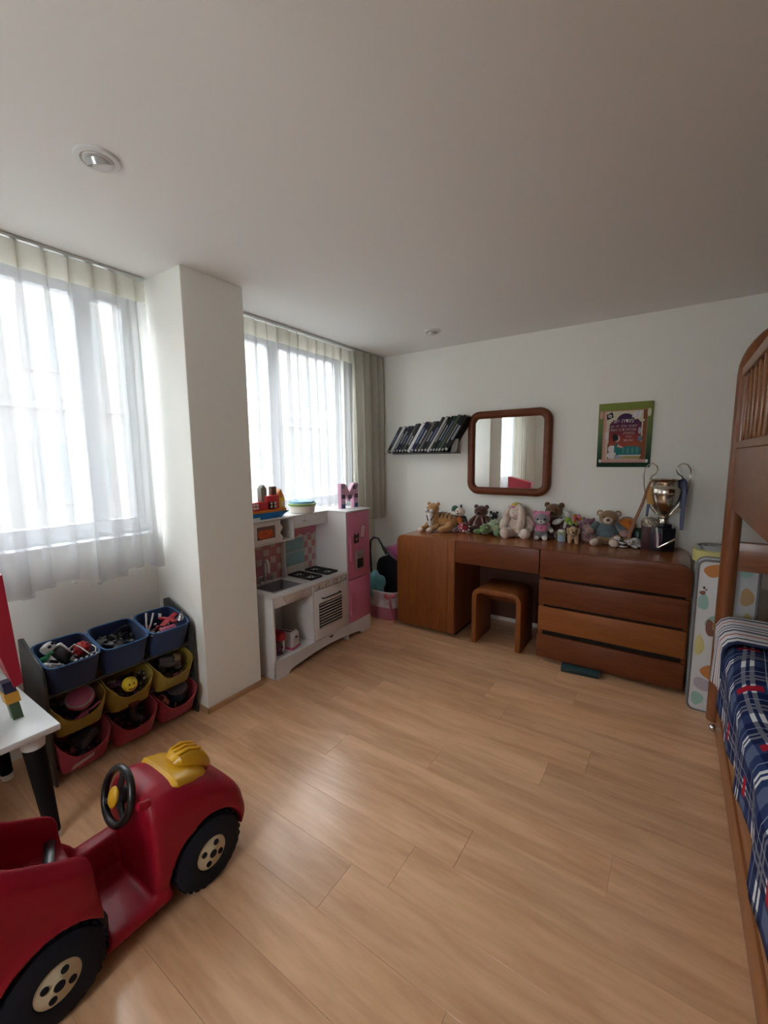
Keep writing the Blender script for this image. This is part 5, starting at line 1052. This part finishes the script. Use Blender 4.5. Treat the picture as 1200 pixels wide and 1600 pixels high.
pl(t, 'shirt_button', (0, -0.052, 0.098), (0.006, 0.004, 0.006), P_brown)
# big brown bear behind kitten
t = toy('plush_bear', 'large brown plush bear half hidden behind the pink hooded kitten', -0.795, 3.655, 0)
bear(t, 1.12, P_dbrown, P_brown, P_dbrown, P_dbrown, head_z=0.20, feet=True, body_m=P_brown); pl(t, 'collar', (0.04, -0.062, 0.145), (0.042, 0.014, 0.022), P_white, (0, R(-25), 0))
# small blue cup
t = toy('fabric_cup', 'small pale blue fabric cup between kitten and puppy', -0.705, 3.535, 0, 'cup')
MB().lathe([(0, 0), (0.027, 0), (0.029, 0.005), (0.030, 0.055), (0.026, 0.057), (0, 0.05)], 18).build('cup_body', P_lblue, t); MB().lathe([(0.031, 0.052), (0.032, 0.056), (0.032, 0.074), (0.028, 0.078), (0.0, 0.076)], 18).build('band', P_pgreen, t); MB().lathe([(0.028, 0.076), (0.026, 0.09), (0.0, 0.094)], 18).build('top', P_white, t)
# dark red box with little white bunny and flower toy on it
t = toy('trinket_box', 'dark red box behind the beige puppy', -0.66, 3.635, 0, 'box')
MB().box((0, 0, 0.06), (0.14, 0.09, 0.115), 0.006).build('box_body', mat('box_dark_red', (0.07, 0.012, 0.012), 0.6), t); MB().box((0, 0, 0.117), (0.146, 0.096, 0.014), 0.004).build('lid', mat('box_dark_red', (0, 0, 0)), t)
ZB = DZ+0.125
t = toy('plush_bunny', 'small white plush bunny in lime dress on the dark red box', -0.685, 3.62, 20, z=ZB)
pl(t, 'body', (0, 0, 0.03), (0.026, 0.024, 0.032), P_lgreen); h = pl(t, 'head', (0.005, -0.005, 0.078), (0.026, 0.024, 0.024), P_white); pl(h, 'ear', (-0.02, 0, 0.098), (0.016, 0.008, 0.013), P_white); pl(h, 'ear', (0.024, 0.0, 0.098), (0.010, 0.007, 0.014), P_white); eyes(h, 0.009, -0.027, 0.082, 0.003)
for s in (-1, 1): limb(t, 'leg', [(s*0.014, -0.012, 0.012), (s*0.026, -0.045, 0.006 if s > 0 else -0.02)], [0.013, 0.010], P_white if s < 0 else P_lgreen); limb(t, 'arm', [(s*0.022, -0.005, 0.045), (s*0.045, -0.02, 0.035)], [0.009, 0.008], P_white if s < 0 else P_lgreen)
t = toy('flower_rattle', 'orange and yellow fabric flower beside small white bunny', -0.615, 3.62, 10, 'toy', z=ZB)
fl_ = pl(t, 'centre', (0, -0.012, 0.05), (0.013, 0.010, 0.013), P_red)
for k in range(6): a = k*PI/3; pl(t, 'petal', (0.024*math.cos(a), 0, 0.05+0.024*math.sin(a)), (0.015, 0.008, 0.015), [P_orange, P_pink][k % 2])
MB().tube([(0, 0, 0.03), (0.0, 0, 0.0)], 0.009, 8).build('stem', P_lgreen, t)
# standing beige puppy
t = toy('plush_puppy', 'small beige plush puppy standing in front of the dark red box', -0.612, 3.49, 14)
pl(t, 'body', (0, 0.02, 0.065), (0.036, 0.055, 0.034), P_beige); h = pl(t, 'head', (-0.004, -0.04, 0.105), (0.036, 0.032, 0.033), P_beige); pl(h, 'muzzle', (-0.008, -0.068, 0.096), (0.018, 0.016, 0.014), P_beige); pl(h, 'nose', (-0.008, -0.084, 0.099), (0.006, 0.004, 0.005), eyeb); eyes(h, 0.015, -0.068, 0.112, 0.005)
for s in (-1, 1):
    pl(h, 'ear', (s*0.036-0.003, -0.038, 0.098), (0.012, 0.018, 0.030), P_beige, (0, R(s*12), 0))
    for y in (-0.02, 0.06): limb(t, 'leg', [(s*0.022, y, 0.05), (s*0.024, y-0.004, 0.014)], [0.017, 0.014], P_beige)
limb(t, 'tail', [(0, 0.07, 0.08), (0.005, 0.09, 0.11)], [0.010, 0.007], P_beige)
# purple ball plush and rose cushion
t = toy('plush_owl', 'round purple plush owl left of the tan teddy', -0.525, 3.60, 0, z=DZ+0.085)
h = pl(t, 'body', (0, 0, 0.045), (0.056, 0.045, 0.058), P_purple)
for s in (-1, 1): pl(h, 'ear', (s*0.034, 0, 0.095), (0.012, 0.010, 0.015), P_purple); pl(h, 'wing', (s*0.052, -0.01, 0.04), (0.012, 0.022, 0.032), P_purple)
pl(h, 'tummy', (0, -0.038, 0.036), (0.03, 0.012, 0.03), P_rose); eyes(h, 0.017, -0.042, 0.066, 0.005)
t = toy('plush_cushion', 'small square rose plush cushion between puppy and teddy', -0.518, 3.585, -8)
c_ = MB().box((0, 0, 0.045), (0.10, 0.05, 0.088), 0.022, 4).build('cushion', P_rose, t); pl(c_, 'patch', (0.0, -0.024, 0.05), (0.02, 0.005, 0.016), P_purple)
# tan teddy in blue-grey shirt
t = toy('plush_teddy', 'tan teddy bear in blue grey shirt with legs stretched out', -0.395, 3.60, 6)
pl(t, 'body', (0, 0, 0.09), (0.080, 0.062, 0.085), P_bshirt); pl(t, 'tummy', (-0.005, -0.02, 0.035), (0.07, 0.05, 0.035), P_teddy); h = pl(t, 'head', (0.008, -0.02, 0.205), (0.068, 0.058, 0.056), P_teddy)
for s in (-1, 1): e_ = pl(h, 'ear', (0.008+s*0.06, 0.0, 0.235), (0.024, 0.012, 0.024), P_teddy); pl(h, 'inner_ear', (0.008+s*0.06, -0.010, 0.235), (0.014, 0.006, 0.014), P_cream)
pl(h, 'muzzle', (0.004, -0.068, 0.190), (0.034, 0.024, 0.026), P_cream); pl(h, 'nose', (0.004, -0.092, 0.196), (0.013, 0.008, 0.010), P_brown); eyes(h, 0.026, -0.068, 0.215, 0.006)
for s in (-1, 1): limb(t, 'arm', [(s*0.075, 0, 0.14), (s*0.105, -0.03, 0.115)], [0.030, 0.028], P_bshirt); pl(t, 'paw', (s*0.115, -0.045, 0.10), (0.030, 0.026, 0.030), P_rose); limb(t, 'leg', [(s*0.04, -0.03, 0.03), (s*0.06-0.01, -0.09, 0.026)], [0.034, 0.028], P_teddy); pl(t, 'foot', (s*0.065-0.015, -0.118, 0.028), (0.032, 0.024, 0.026), P_cream, (0, R(s*20), 0))
# orange plush behind (plain)
t = toy('plush_ball_toy', 'plain round orange plush toy with dark crown right of teddy', -0.268, 3.645, 0)
pl(t, 'body', (0, 0, 0.06), (0.060, 0.045, 0.065), P_purple); h = pl(t, 'head', (0, -0.01, 0.155), (0.066, 0.056, 0.054), P_orange); pl(h, 'crown', (0, 0.006, 0.192), (0.040, 0.036, 0.020), P_black)
for s in (-1, 1): limb(t, 'arm', [(s*0.05, 0, 0.09), (s*0.075, -0.03, 0.06)], [0.018, 0.016], P_orange)
# tiger cub lying
t = toy('plush_cub', 'small orange tiger cub with white face lying before the teddy', -0.30, 3.585, 30)
pl(t, 'body', (0.045, 0.02, 0.034), (0.062, 0.036, 0.032), P_tan); h = pl(t, 'head', (-0.030, -0.01, 0.040), (0.036, 0.032, 0.033), P_white); pl(h, 'cap', (-0.022, 0.004, 0.058), (0.030, 0.026, 0.018), P_orange)
for s in (-1, 1): pl(h, 'ear', (-0.03+s*0.024, 0.0, 0.070), (0.010, 0.006, 0.010), P_orange); pl(h, 'eye', (-0.03+s*0.013, -0.040, 0.046), (0.004, 0.003, 0.005), eyeb, n=8, mm=6); limb(t, 'paw', [(-0.01+s*0.02, -0.03, 0.016), (-0.03+s*0.035, -0.06, 0.014)], [0.015, 0.013], P_tan)
pl(h, 'nose', (-0.03, -0.043, 0.036), (0.005, 0.003, 0.004), P_brown); limb(t, 'tail', [(0.10, 0.03, 0.03), (0.125, 0.01, 0.02)], [0.010, 0.008], P_tan)
# little striped bottle
t = toy('striped_jar', 'tiny black jar with silver bands in front of tiger cub', -0.275, 3.515, 0, 'jar')
MB().lathe([(0, 0), (0.026, 0), (0.03, 0.006), (0.03, 0.034), (0.024, 0.042), (0, 0.044)], 20).build('jar_body', blk_pl, t)
for z in (0.006, 0.030): MB().lathe([(0.0305, z), (0.0325, z+0.003), (0.0325, z+0.008), (0.0305, z+0.011)], 20).build('band', kchr, t)
# white crumpled plush, dark green bottle
t = toy('plush_lamb', 'small white plush lamb curled up beside the maroon box', -0.215, 3.555, 25)
pl(t, 'body', (0.015, 0.01, 0.035), (0.045, 0.036, 0.034), P_white); h = pl(t, 'head', (-0.028, -0.022, 0.042), (0.026, 0.024, 0.024), P_white); pl(h, 'muzzle', (-0.035, -0.043, 0.036), (0.014, 0.010, 0.011), P_cream)
for s in (-1, 1): pl(h, 'ear', (-0.028+s*0.028, -0.018, 0.05), (0.013, 0.007, 0.008), P_white); pl(h, 'eye', (-0.033+s*0.010, -0.044, 0.047), (0.003, 0.003, 0.004), eyeb, n=8, mm=6); limb(t, 'leg', [(0.01+s*0.02, -0.02, 0.018), (0.03+s*0.03, -0.055, 0.012)], [0.012, 0.010], P_white)
pl(t, 'tail', (0.06, 0.02, 0.04), 0.012, P_white)
t = toy('green_bottle', 'dark green bottle with pale cap standing left of the maroon box', -0.19, 3.635, 0, 'bottle')
MB().lathe([(0, 0), (0.033, 0), (0.036, 0.005), (0.036, 0.10), (0.028, 0.125), (0.016, 0.135), (0.016, 0.15), (0, 0.15)], 22).build('bottle_body', mat('bottle_green', (0.01, 0.05, 0.035), 0.3), t); MB().lathe([(0.019, 0.14), (0.020, 0.143), (0.020, 0.168), (0, 0.17)], 18).build('cap', mat('cap_pale', (0.5, 0.52, 0.45), 0.4), t)
# maroon box with glittering beads
t = toy('maroon_box', 'tall maroon box heaped with shiny silver beads beside the trophy', -0.115, 3.555, 8, 'box')
MB().box((0, 0, 0.085), (0.105, 0.085, 0.17), 0.003).build('box_body', mat('maroon_card', (0.055, 0.008, 0.014), 0.5), t)
rn = random.Random(9); bd_m = mat('glitter_beads', (0.55, 0.50, 0.40), 0.18, metal=1.0)
cap_ = MB().lathe([(0.056, 0.168), (0.056, 0.20), (0.046, 0.222), (0, 0.228)], 20).build('bead_mound', mat('bead_mound', (0.35, 0.30, 0.24), 0.4, metal=0.6), t)
for k in range(70):
    a = k*2.39996; q = (k % 35)/35
    if k < 35: p = (0.056*math.cos(a), 0.056*math.sin(a)*0.95, 0.174+0.03*q)
    else: p = (0.052*math.sqrt(q)*math.cos(a), 0.052*math.sqrt(q)*math.sin(a), 0.226-0.022*q)
    MB().ell(p, (0.007, 0.007, 0.006), (rn.random(), rn.random(), 0), 6, 4).build('bead', bd_m, cap_, smooth=False)

# ================================================================== TROPHY
TX, TY = -0.040, 3.56
tr_ = thing('trophy_cup', 'silver trophy cup with curled wire handles and ribbons on dark base', 'trophy', (TX, TY, DZ))
tsil = mat('trophy_silver', (0.62, 0.57, 0.50), 0.16, metal=1.0)
hexa = lambda r_: [(r_*math.cos(PI/6+k*PI/3), r_*math.sin(PI/6+k*PI/3)) for k in range(6)]
MB().prism(hexa(0.088), 'xy', 0.0, 0.165, 0.004).build('base', mat('trophy_base_black', (0.008, 0.008, 0.014), 0.3), tr_)
MB().prism(hexa(0.06), 'xy', 0.165, 0.19, 0.006).build('plinth', mat('trophy_base_black', (0, 0, 0)), tr_)
cup = MB().lathe([(r_*(1.0 if z_ < 0.245 else 1.17), z_) for r_, z_ in [(0.0, 0.19), (0.036, 0.19), (0.039, 0.198), (0.036, 0.206), (0.034, 0.225), (0.040, 0.232), (0.040, 0.242), (0.028, 0.248), (0.034, 0.262), (0.040, 0.272), (0.043, 0.276), (0.048, 0.286), (0.053, 0.292), (0.058, 0.304), (0.064, 0.312), (0.070, 0.326), (0.080, 0.36), (0.085, 0.40), (0.087, 0.435), (0.082, 0.445), (0.074, 0.458), (0.074, 0.475), (0.079, 0.492), (0.088, 0.503), (0.083, 0.503), (0.072, 0.49), (0.068, 0.46), (0.078, 0.43), (0.072, 0.36), (0.045, 0.29), (0.0, 0.275)]], 40).build('cup', tsil, tr_, ang=35)
for s in (-1, 1):
    pts = [(s*0.03, 0, 0.245), (s*0.07, 0, 0.29), (s*0.105, 0, 0.38), (s*0.118, 0, 0.46), (s*0.122, 0, 0.53), (s*0.118, 0, 0.575), (s*0.10, 0, 0.605), (s*0.075, 0, 0.612), (s*0.055, 0, 0.595), (s*0.048, 0, 0.565), (s*0.058, 0, 0.54), (s*0.078, 0, 0.525), (s*0.086, 0, 0.50)]
    MB().tube([(p[0]*1.12, p[1], p[2]) for p in pts], 0.0042, 8).build('handle', tsil, tr_)
def ribbon(pts, w, m, nm): MB().tube(pts, w, 8, flat=(0.12, 1.0), up=(0, 1, 0)).build(nm, m, tr_)
rb_g = mat('ribbon_ochre', (0.45, 0.22, 0.03), 0.5); rb_b = mat('ribbon_brown', (0.22, 0.085, 0.03), 0.5); rb_n = mat('ribbon_navy', (0.012, 0.022, 0.10), 0.4); rb_w = mat('ribbon_white', (0.5, 0.5, 0.5), 0.5)
ribbon([(-0.09, -0.03, 0.49), (-0.105, -0.04, 0.44), (-0.13, -0.055, 0.33), (-0.165, -0.07, 0.22), (-0.195, -0.085, 0.12), (-0.20, -0.09, 0.07)], [0.007, 0.009, 0.010, 0.011, 0.013, 0.010], rb_b, 'ribbon')
ribbon([(-0.085, -0.05, 0.45), (-0.088, -0.055, 0.40), (-0.084, -0.06, 0.36), (-0.08, -0.06, 0.33)], [0.010, 0.02, 0.024, 0.022], rb_g, 'ribbon')
ribbon([(-0.092, -0.052, 0.36), (-0.096, -0.055, 0.30), (-0.10, -0.06, 0.24)], [0.010, 0.009, 0.008], rb_n, 'ribbon')
ribbon([(0.085, -0.02, 0.505), (0.098, -0.03, 0.48), (0.104, -0.035, 0.40), (0.104, -0.04, 0.30), (0.105, -0.05, 0.20), (0.106, -0.06, 0.16)], [0.018, 0.024, 0.020, 0.014, 0.012, 0.010], rb_n, 'ribbon')
ribbon([(0.110, -0.025, 0.50), (0.118, -0.03, 0.42), (0.114, -0.035, 0.33)], [0.005, 0.005, 0.004], rb_w, 'ribbon')
ribbon([(-0.02, -0.092, 0.03), (0.03, -0.097, 0.065), (0.075, -0.085, 0.10)], 0.006, tsil, 'base_ribbon'); ribbon([(-0.035, -0.085, 0.17), (-0.025, -0.092, 0.10), (-0.022, -0.094, 0.03)], 0.006, rb_w, 'base_ribbon')
MB().bx(-0.045, -0.01, -0.088, -0.080, 0.03, 0.13, 0.002).build('plate', mat('trophy_plate', (0.12, 0.01, 0.05), 0.4), tr_)

# ================================================================== WALL SHELF with leaning books
sh_ = thing('wall_shelf', 'thin dark metal bracket shelf on the back wall left of mirror', 'shelf', (-2.02, YB, 1.545))
smt = mat('shelf_metal', (0.06, 0.06, 0.06), 0.4, metal=0.6)
MB().bx(-0.40, 0.36, -0.15, 0.0, -0.003, 0.0).build('shelf_plate', smt, sh_); MB().bx(-0.40, 0.36, -0.003, 0.0, -0.012, 0.0).build('wall_flange', smt, sh_)
MB().prism([(0.31, 0.0), (0.375, 0.0), (0.395, 0.12), (0.345, 0.12)], 'xz', -0.125, -0.12).build('bookend', mat('bookend_grey', (0.16, 0.15, 0.14), 0.5), sh_)
spines = [((0.05, 0.05, 0.05), 0.6), ((0.42, 0.42, 0.41), 0.0), ((0.015, 0.015, 0.02), 0.5), ((0.015, 0.02, 0.05), 0.7), ((0.02, 0.02, 0.02), 0.3), ((0.10, 0.10, 0.09), 0.4), ((0.012, 0.012, 0.015), 0.8), ((0.48, 0.47, 0.48), 0.0), ((0.015, 0.02, 0.07), 0.5), ((0.03, 0.03, 0.035), 0.7), ((0.16, 0.14, 0.14), 0.0), ((0.012, 0.012, 0.014), 0.6), ((0.03, 0.03, 0.03), 0.9), ((0.34, 0.33, 0.31), 0.0), ((0.015, 0.02, 0.015), 0.5), ((0.012, 0.012, 0.012), 0.6), ((0.02, 0.07, 0.06), 0.5), ((0.10, 0.11, 0.07), 0.0), ((0.012, 0.03, 0.025), 0.4), ((0.012, 0.012, 0.012), 0.2)]
rn = random.Random(6); x = -0.375; lean = R(33)
ORD = ['first', 'second', 'third', 'fourth', 'fifth', 'sixth', 'seventh', 'eighth', 'ninth', 'tenth', 'eleventh', 'twelfth', 'thirteenth', 'fourteenth', 'fifteenth', 'sixteenth', 'seventeenth', 'eighteenth', 'nineteenth', 'twentieth']
slim_lbl = {1: 'pale grey slim book, second from left on the wall shelf', 7: 'pale grey slim book, eighth from left on the wall shelf', 10: 'brownish grey slim book in mid row on the wall shelf', 13: 'off white slim book right of centre on the wall shelf', 16: 'teal green slim book near right end of the wall shelf', 17: 'olive slim book near right end of the wall shelf'}
for k, (c, st_) in enumerate(spines):
    th = rn.choice((0.022, 0.026, 0.030)); hgt = 1.38*[0.205, 0.21, 0.20, 0.21, 0.21, 0.225, 0.225, 0.23, 0.235, 0.22, 0.235, 0.235, 0.265, 0.27, 0.265, 0.27, 0.27, 0.275, 0.27, 0.265][k]
    if k == 19: th = 0.04
    lb = slim_lbl.get(k, ('thin black book, %s from the left on the wall shelf' if k < 12 else 'tall black book, %s from the left on the wall shelf') % ORD[k])
    b = thing('book', lb, 'book', (-2.02+x, YB-0.012, 1.546+th*math.sin(lean)), rot=(0, lean, 0), group='books leaning on the wall shelf')
    cm = mat('book_%d' % k, tuple(q*0.6 if max(c) < 0.2 else q for q in c), 0.6, spec=0.2); depth = 0.135
    MB().bx(0, th, -depth, 0, 0, hgt, 0.0012, 1).build('cover', cm, b)
    MB().bx(0.002, th-0.002, -depth+0.006, -0.002, hgt-0.003, hgt+0.0006).build('pages', mat('book_pages', (0.30, 0.29, 0.26), 0.8), b)
    if st_: MB().bx(th*0.25, th*0.75, -depth-0.0006, -depth+0.001, hgt*(0.15+0.2*rn.random()), hgt*(0.55+0.35*rn.random())).build('spine_title', mat('title_pale', (0.16, 0.16, 0.17), 0.4) if k % 4 else mat('title_blue', (0.05, 0.07, 0.16), 0.4), b)
    MB().bx(th*0.2, th*0.8, -depth-0.0006, -depth+0.001, hgt*0.03, hgt*0.09).build('spine_mark', mat('mark_white', (0.30, 0.30, 0.28), 0.4), b)
    x += th/math.cos(lean)+0.0025

# ================================================================== PICTURE with prayer text
pc = thing('wall_picture', 'green framed child prayer poster with girl in bed and Hebrew text', 'picture', (-0.329, YB, 1.653), rot=(R(2.0), 0, 0))
PWd, PHt = 0.178, 0.240
def fr_grad():
    m = bpy.data.materials.new('frame_print_green'); m.use_nodes = True; nt = m.node_tree; N = nt.nodes; L = nt.links; b = N['Principled BSDF']; b.inputs['Roughness'].default_value = 0.6; b.inputs['Specular IOR Level'].default_value = 0.2
    tc = N.new('ShaderNodeTexCoord'); s = N.new('ShaderNodeSeparateXYZ'); L.new(tc.outputs['Object'], s.inputs[0]); mr_ = N.new('ShaderNodeMapRange'); mr_.inputs['From Min'].default_value = -PHt; mr_.inputs['From Max'].default_value = PHt; L.new(s.outputs[2], mr_.inputs['Value'])
    r = N.new('ShaderNodeValToRGB'); e = r.color_ramp.elements; e[0].position = 0.1; e[0].color = (0.008, 0.035, 0.02, 1); e[1].position = 0.95; e[1].color = (0.20, 0.24, 0.05, 1); q = e.new(0.4); q.color = (0.06, 0.13, 0.06, 1); q = e.new(0.75); q.color = (0.16, 0.20, 0.06, 1)
    L.new(mr_.outputs[0], r.inputs[0]); L.new(r.outputs[0], b.inputs['Base Color']); return m
pnl = MB().bx(-PWd, PWd, -0.018, -0.001, -PHt, PHt, 0.002).build('panel', fr_grad(), pc)
LAY = [0]
def pr_(poly, m, nm='print_shape'):
    LAY[0] += 1; y = -0.018-0.00012*LAY[0]
    return MB().prism([(u, v) for u, v in poly], 'xz', y, -0.0175).build(nm, m, pnl, smooth=False)
def rect(a, b, c, d): return [(a, c), (b, c), (b, d), (a, d)]
def elli(u, v, a, b, n=18, rot=0): return [(u+a*math.cos(2*PI*i/n)*math.cos(rot)-b*math.sin(2*PI*i/n)*math.sin(rot), v+a*math.cos(2*PI*i/n)*math.sin(rot)+b*math.sin(2*PI*i/n)*math.cos(rot)) for i in range(n)]
pk_ = mat('pr_skinpink', (0.52, 0.30, 0.27), 0.6, spec=0.2); cr_ = mat('pr_cream', (0.55, 0.50, 0.38), 0.6, spec=0.2); tan_ = mat('pr_tan', (0.38, 0.20, 0.10), 0.6, spec=0.2); wh_ = mat('pr_white', (0.60, 0.58, 0.60), 0.6, spec=0.2); pt_ = mat('pr_teal', (0.02, 0.16, 0.16), 0.6, spec=0.2); pbk = mat('pr_black', (0.012, 0.010, 0.012), 0.6, spec=0.2); pbr = mat('pr_brown', (0.22, 0.07, 0.035), 0.6, spec=0.2); pol = mat('pr_olive', (0.33, 0.30, 0.12), 0.6, spec=0.2); gyp = mat('pr_grey', (0.30, 0.28, 0.33), 0.4)
def arch_grad():
    m = bpy.data.materials.new('pr_night_sky'); m.use_nodes = True; nt = m.node_tree; N = nt.nodes; L = nt.links; b = N['Principled BSDF']; b.inputs['Roughness'].default_value = 0.6; b.inputs['Specular IOR Level'].default_value = 0.2
    tc = N.new('ShaderNodeTexCoord'); s = N.new('ShaderNodeSeparateXYZ'); L.new(tc.outputs['Object'], s.inputs[0]); mr_ = N.new('ShaderNodeMapRange'); mr_.inputs['From Min'].default_value = -0.12; mr_.inputs['From Max'].default_value = 0.17; L.new(s.outputs[2], mr_.inputs['Value'])
    r = N.new('ShaderNodeValToRGB'); e = r.color_ramp.elements; e[0].position = 0.0; e[0].color = (0.36, 0.085, 0.035, 1); e[1].position = 1.0; e[1].color = (0.025, 0.016, 0.085, 1); q = e.new(0.35); q.color = (0.25, 0.035, 0.03, 1); q = e.new(0.65); q.color = (0.10, 0.016, 0.05, 1)
    L.new(mr_.outputs[0], r.inputs[0]); L.new(r.outputs[0], b.inputs['Base Color']); return m
pr_(rect(-0.145, 0.145, -0.185, 0.185), tan_, 'scroll_sheet'); pr_(rect(-0.122, 0.122, -0.185, 0.178), cr_, 'wall_print')
pr_(elli(-0.158, 0.155, 0.012, 0.03), pk_, 'scroll_end'); pr_(elli(0.155, 0.16, 0.012, 0.03), cr_, 'scroll_end')
pr_(rect(-0.138, -0.120, -0.185, 0.18), pk_, 'post_print'); pr_(rect(0.118, 0.142, -0.185, 0.18), pbr, 'post_print')
pr_([(-0.105, -0.17), (0.11, -0.17), (0.11, 0.09), (0.085, 0.115)] + arc(0.005, 0.10, 0.06, 0.2, PI-0.2, 10) + [(-0.075, 0.115), (-0.10, 0.08)], arch_grad(), 'arched_window')
pr_(rect(-0.108, -0.085, -0.18, -0.06), pbr, 'bedpost'); pr_(rect(0.095, 0.12, -0.18, -0.05), pbr, 'bedpost')
pr_([(-0.118, 0.115), (-0.075, 0.135), (-0.085, 0.175), (-0.122, 0.155)], pbk, 'star_frame'); pr_(elli(-0.10, 0.145, 0.012, 0.012), wh_, 'star_centre'); pr_(elli(-0.10, 0.145, 0.006, 0.006, 6), pbk, 'star')
pr_([(0.045, 0.128), (0.10, 0.128), (0.115, 0.175), (0.06, 0.172)], wh_, 'open_book'); pr_([(0.075, 0.128), (0.078, 0.128), (0.092, 0.173), (0.088, 0.173)], gyp, 'book_fold')
pr_(elli(0.112, 0.105, 0.018, 0.010), cr_, 'toy_print'); pr_(elli(0.10, 0.03, 0.010, 0.025), gyp, 'lamp_print'); pr_(rect(0.09, 0.118, -0.045, -0.01), mat('pr_slate', (0.05, 0.09, 0.14), 0.4), 'nightstand')
pr_(elli(-0.115, 0.0, 0.010, 0.035), wh_, 'curtain_print'); pr_(rect(-0.105, 0.11, -0.178, -0.15), pol, 'bed_base')
pr_(elli(-0.075, -0.105, 0.028, 0.03, rot=0.5), wh_, 'pillow'); pr_(elli(-0.075, -0.15, 0.035, 0.026), wh_, 'pillow'); pr_(elli(-0.03, -0.16, 0.03, 0.018), gyp, 'sheet_fold')
pr_([(-0.05, -0.15), (0.112, -0.15), (0.116, -0.10), (0.09, -0.085), (0.03, -0.08), (-0.02, -0.092), (-0.045, -0.11)], pt_, 'blanket')
for k in range(4): pr_(elli(0.0+k*0.03, -0.115, 0.005, 0.025), mat('pr_teal2', (0.035, 0.24, 0.22), 0.4), 'blanket_fold')
pr_(rect(-0.03, 0.115, -0.156, -0.148), wh_, 'blanket_edge')
pr_([(-0.062, -0.13), (-0.03, -0.13), (-0.03, -0.085), (-0.04, -0.06), (-0.058, -0.065)], pt_, 'nightgown'); pr_([(-0.045, -0.085), (-0.005, -0.098), (-0.003, -0.09), (-0.035, -0.068)], pk_, 'arm_print')
pr_(elli(-0.045, -0.025, 0.020, 0.026), pk_, 'face_print'); pr_(elli(-0.056, -0.015, 0.019, 0.028, rot=0.3), pbk, 'hair_print'); pr_(elli(-0.062, -0.03, 0.010, 0.016), pbk, 'hair_print')
pr_(rect(-0.155, 0.155, -0.205, -0.182), pk_, 'scroll_roll'); pr_(elli(-0.155, -0.1935, 0.010, 0.013), wh_, 'scroll_end'); pr_(elli(0.155, -0.1935, 0.010, 0.013), wh_, 'scroll_end')
def text_print(body, u, v, size, m):
    cu = bpy.data.curves.new('t', 'FONT'); cu.body = body[::-1]; cu.size = size; cu.align_x = 'RIGHT'; cu.resolution_u = 2
    o = bpy.data.objects.new('t', cu); COL.objects.link(o); bpy.context.view_layer.update()
    me = bpy.data.meshes.new_from_object(o.evaluated_get(bpy.context.evaluated_depsgraph_get())); bpy.data.objects.remove(o, do_unlink=True)
    LAY[0] += 1; y = -0.018-0.00012*LAY[0]-0.0002
    for vv in me.vertices: vv.co = (u+vv.co.x, y, v+vv.co.y)
    me.materials.clear(); me.materials.append(m); q = bpy.data.objects.new('lettering', me); COL.objects.link(q); q.parent = pnl
lt = mat('pr_lettering', (0.62, 0.58, 0.55), 0.5); lt2 = mat('pr_lettering_dim', (0.45, 0.36, 0.36), 0.5)
text_print('מודה אני', 0.060, 0.092, 0.040, lt); text_print('לפניך מלך חי וקים', 0.083, 0.058, 0.026, lt2); text_print('שהחזרת בי נשמתי', 0.078, 0.032, 0.026, lt2); text_print('בחמלה', 0.068, 0.006, 0.025, lt2); text_print('רבה', 0.055, -0.020, 0.025, lt2); text_print('אמונתך', 0.065, -0.046, 0.023, lt2)
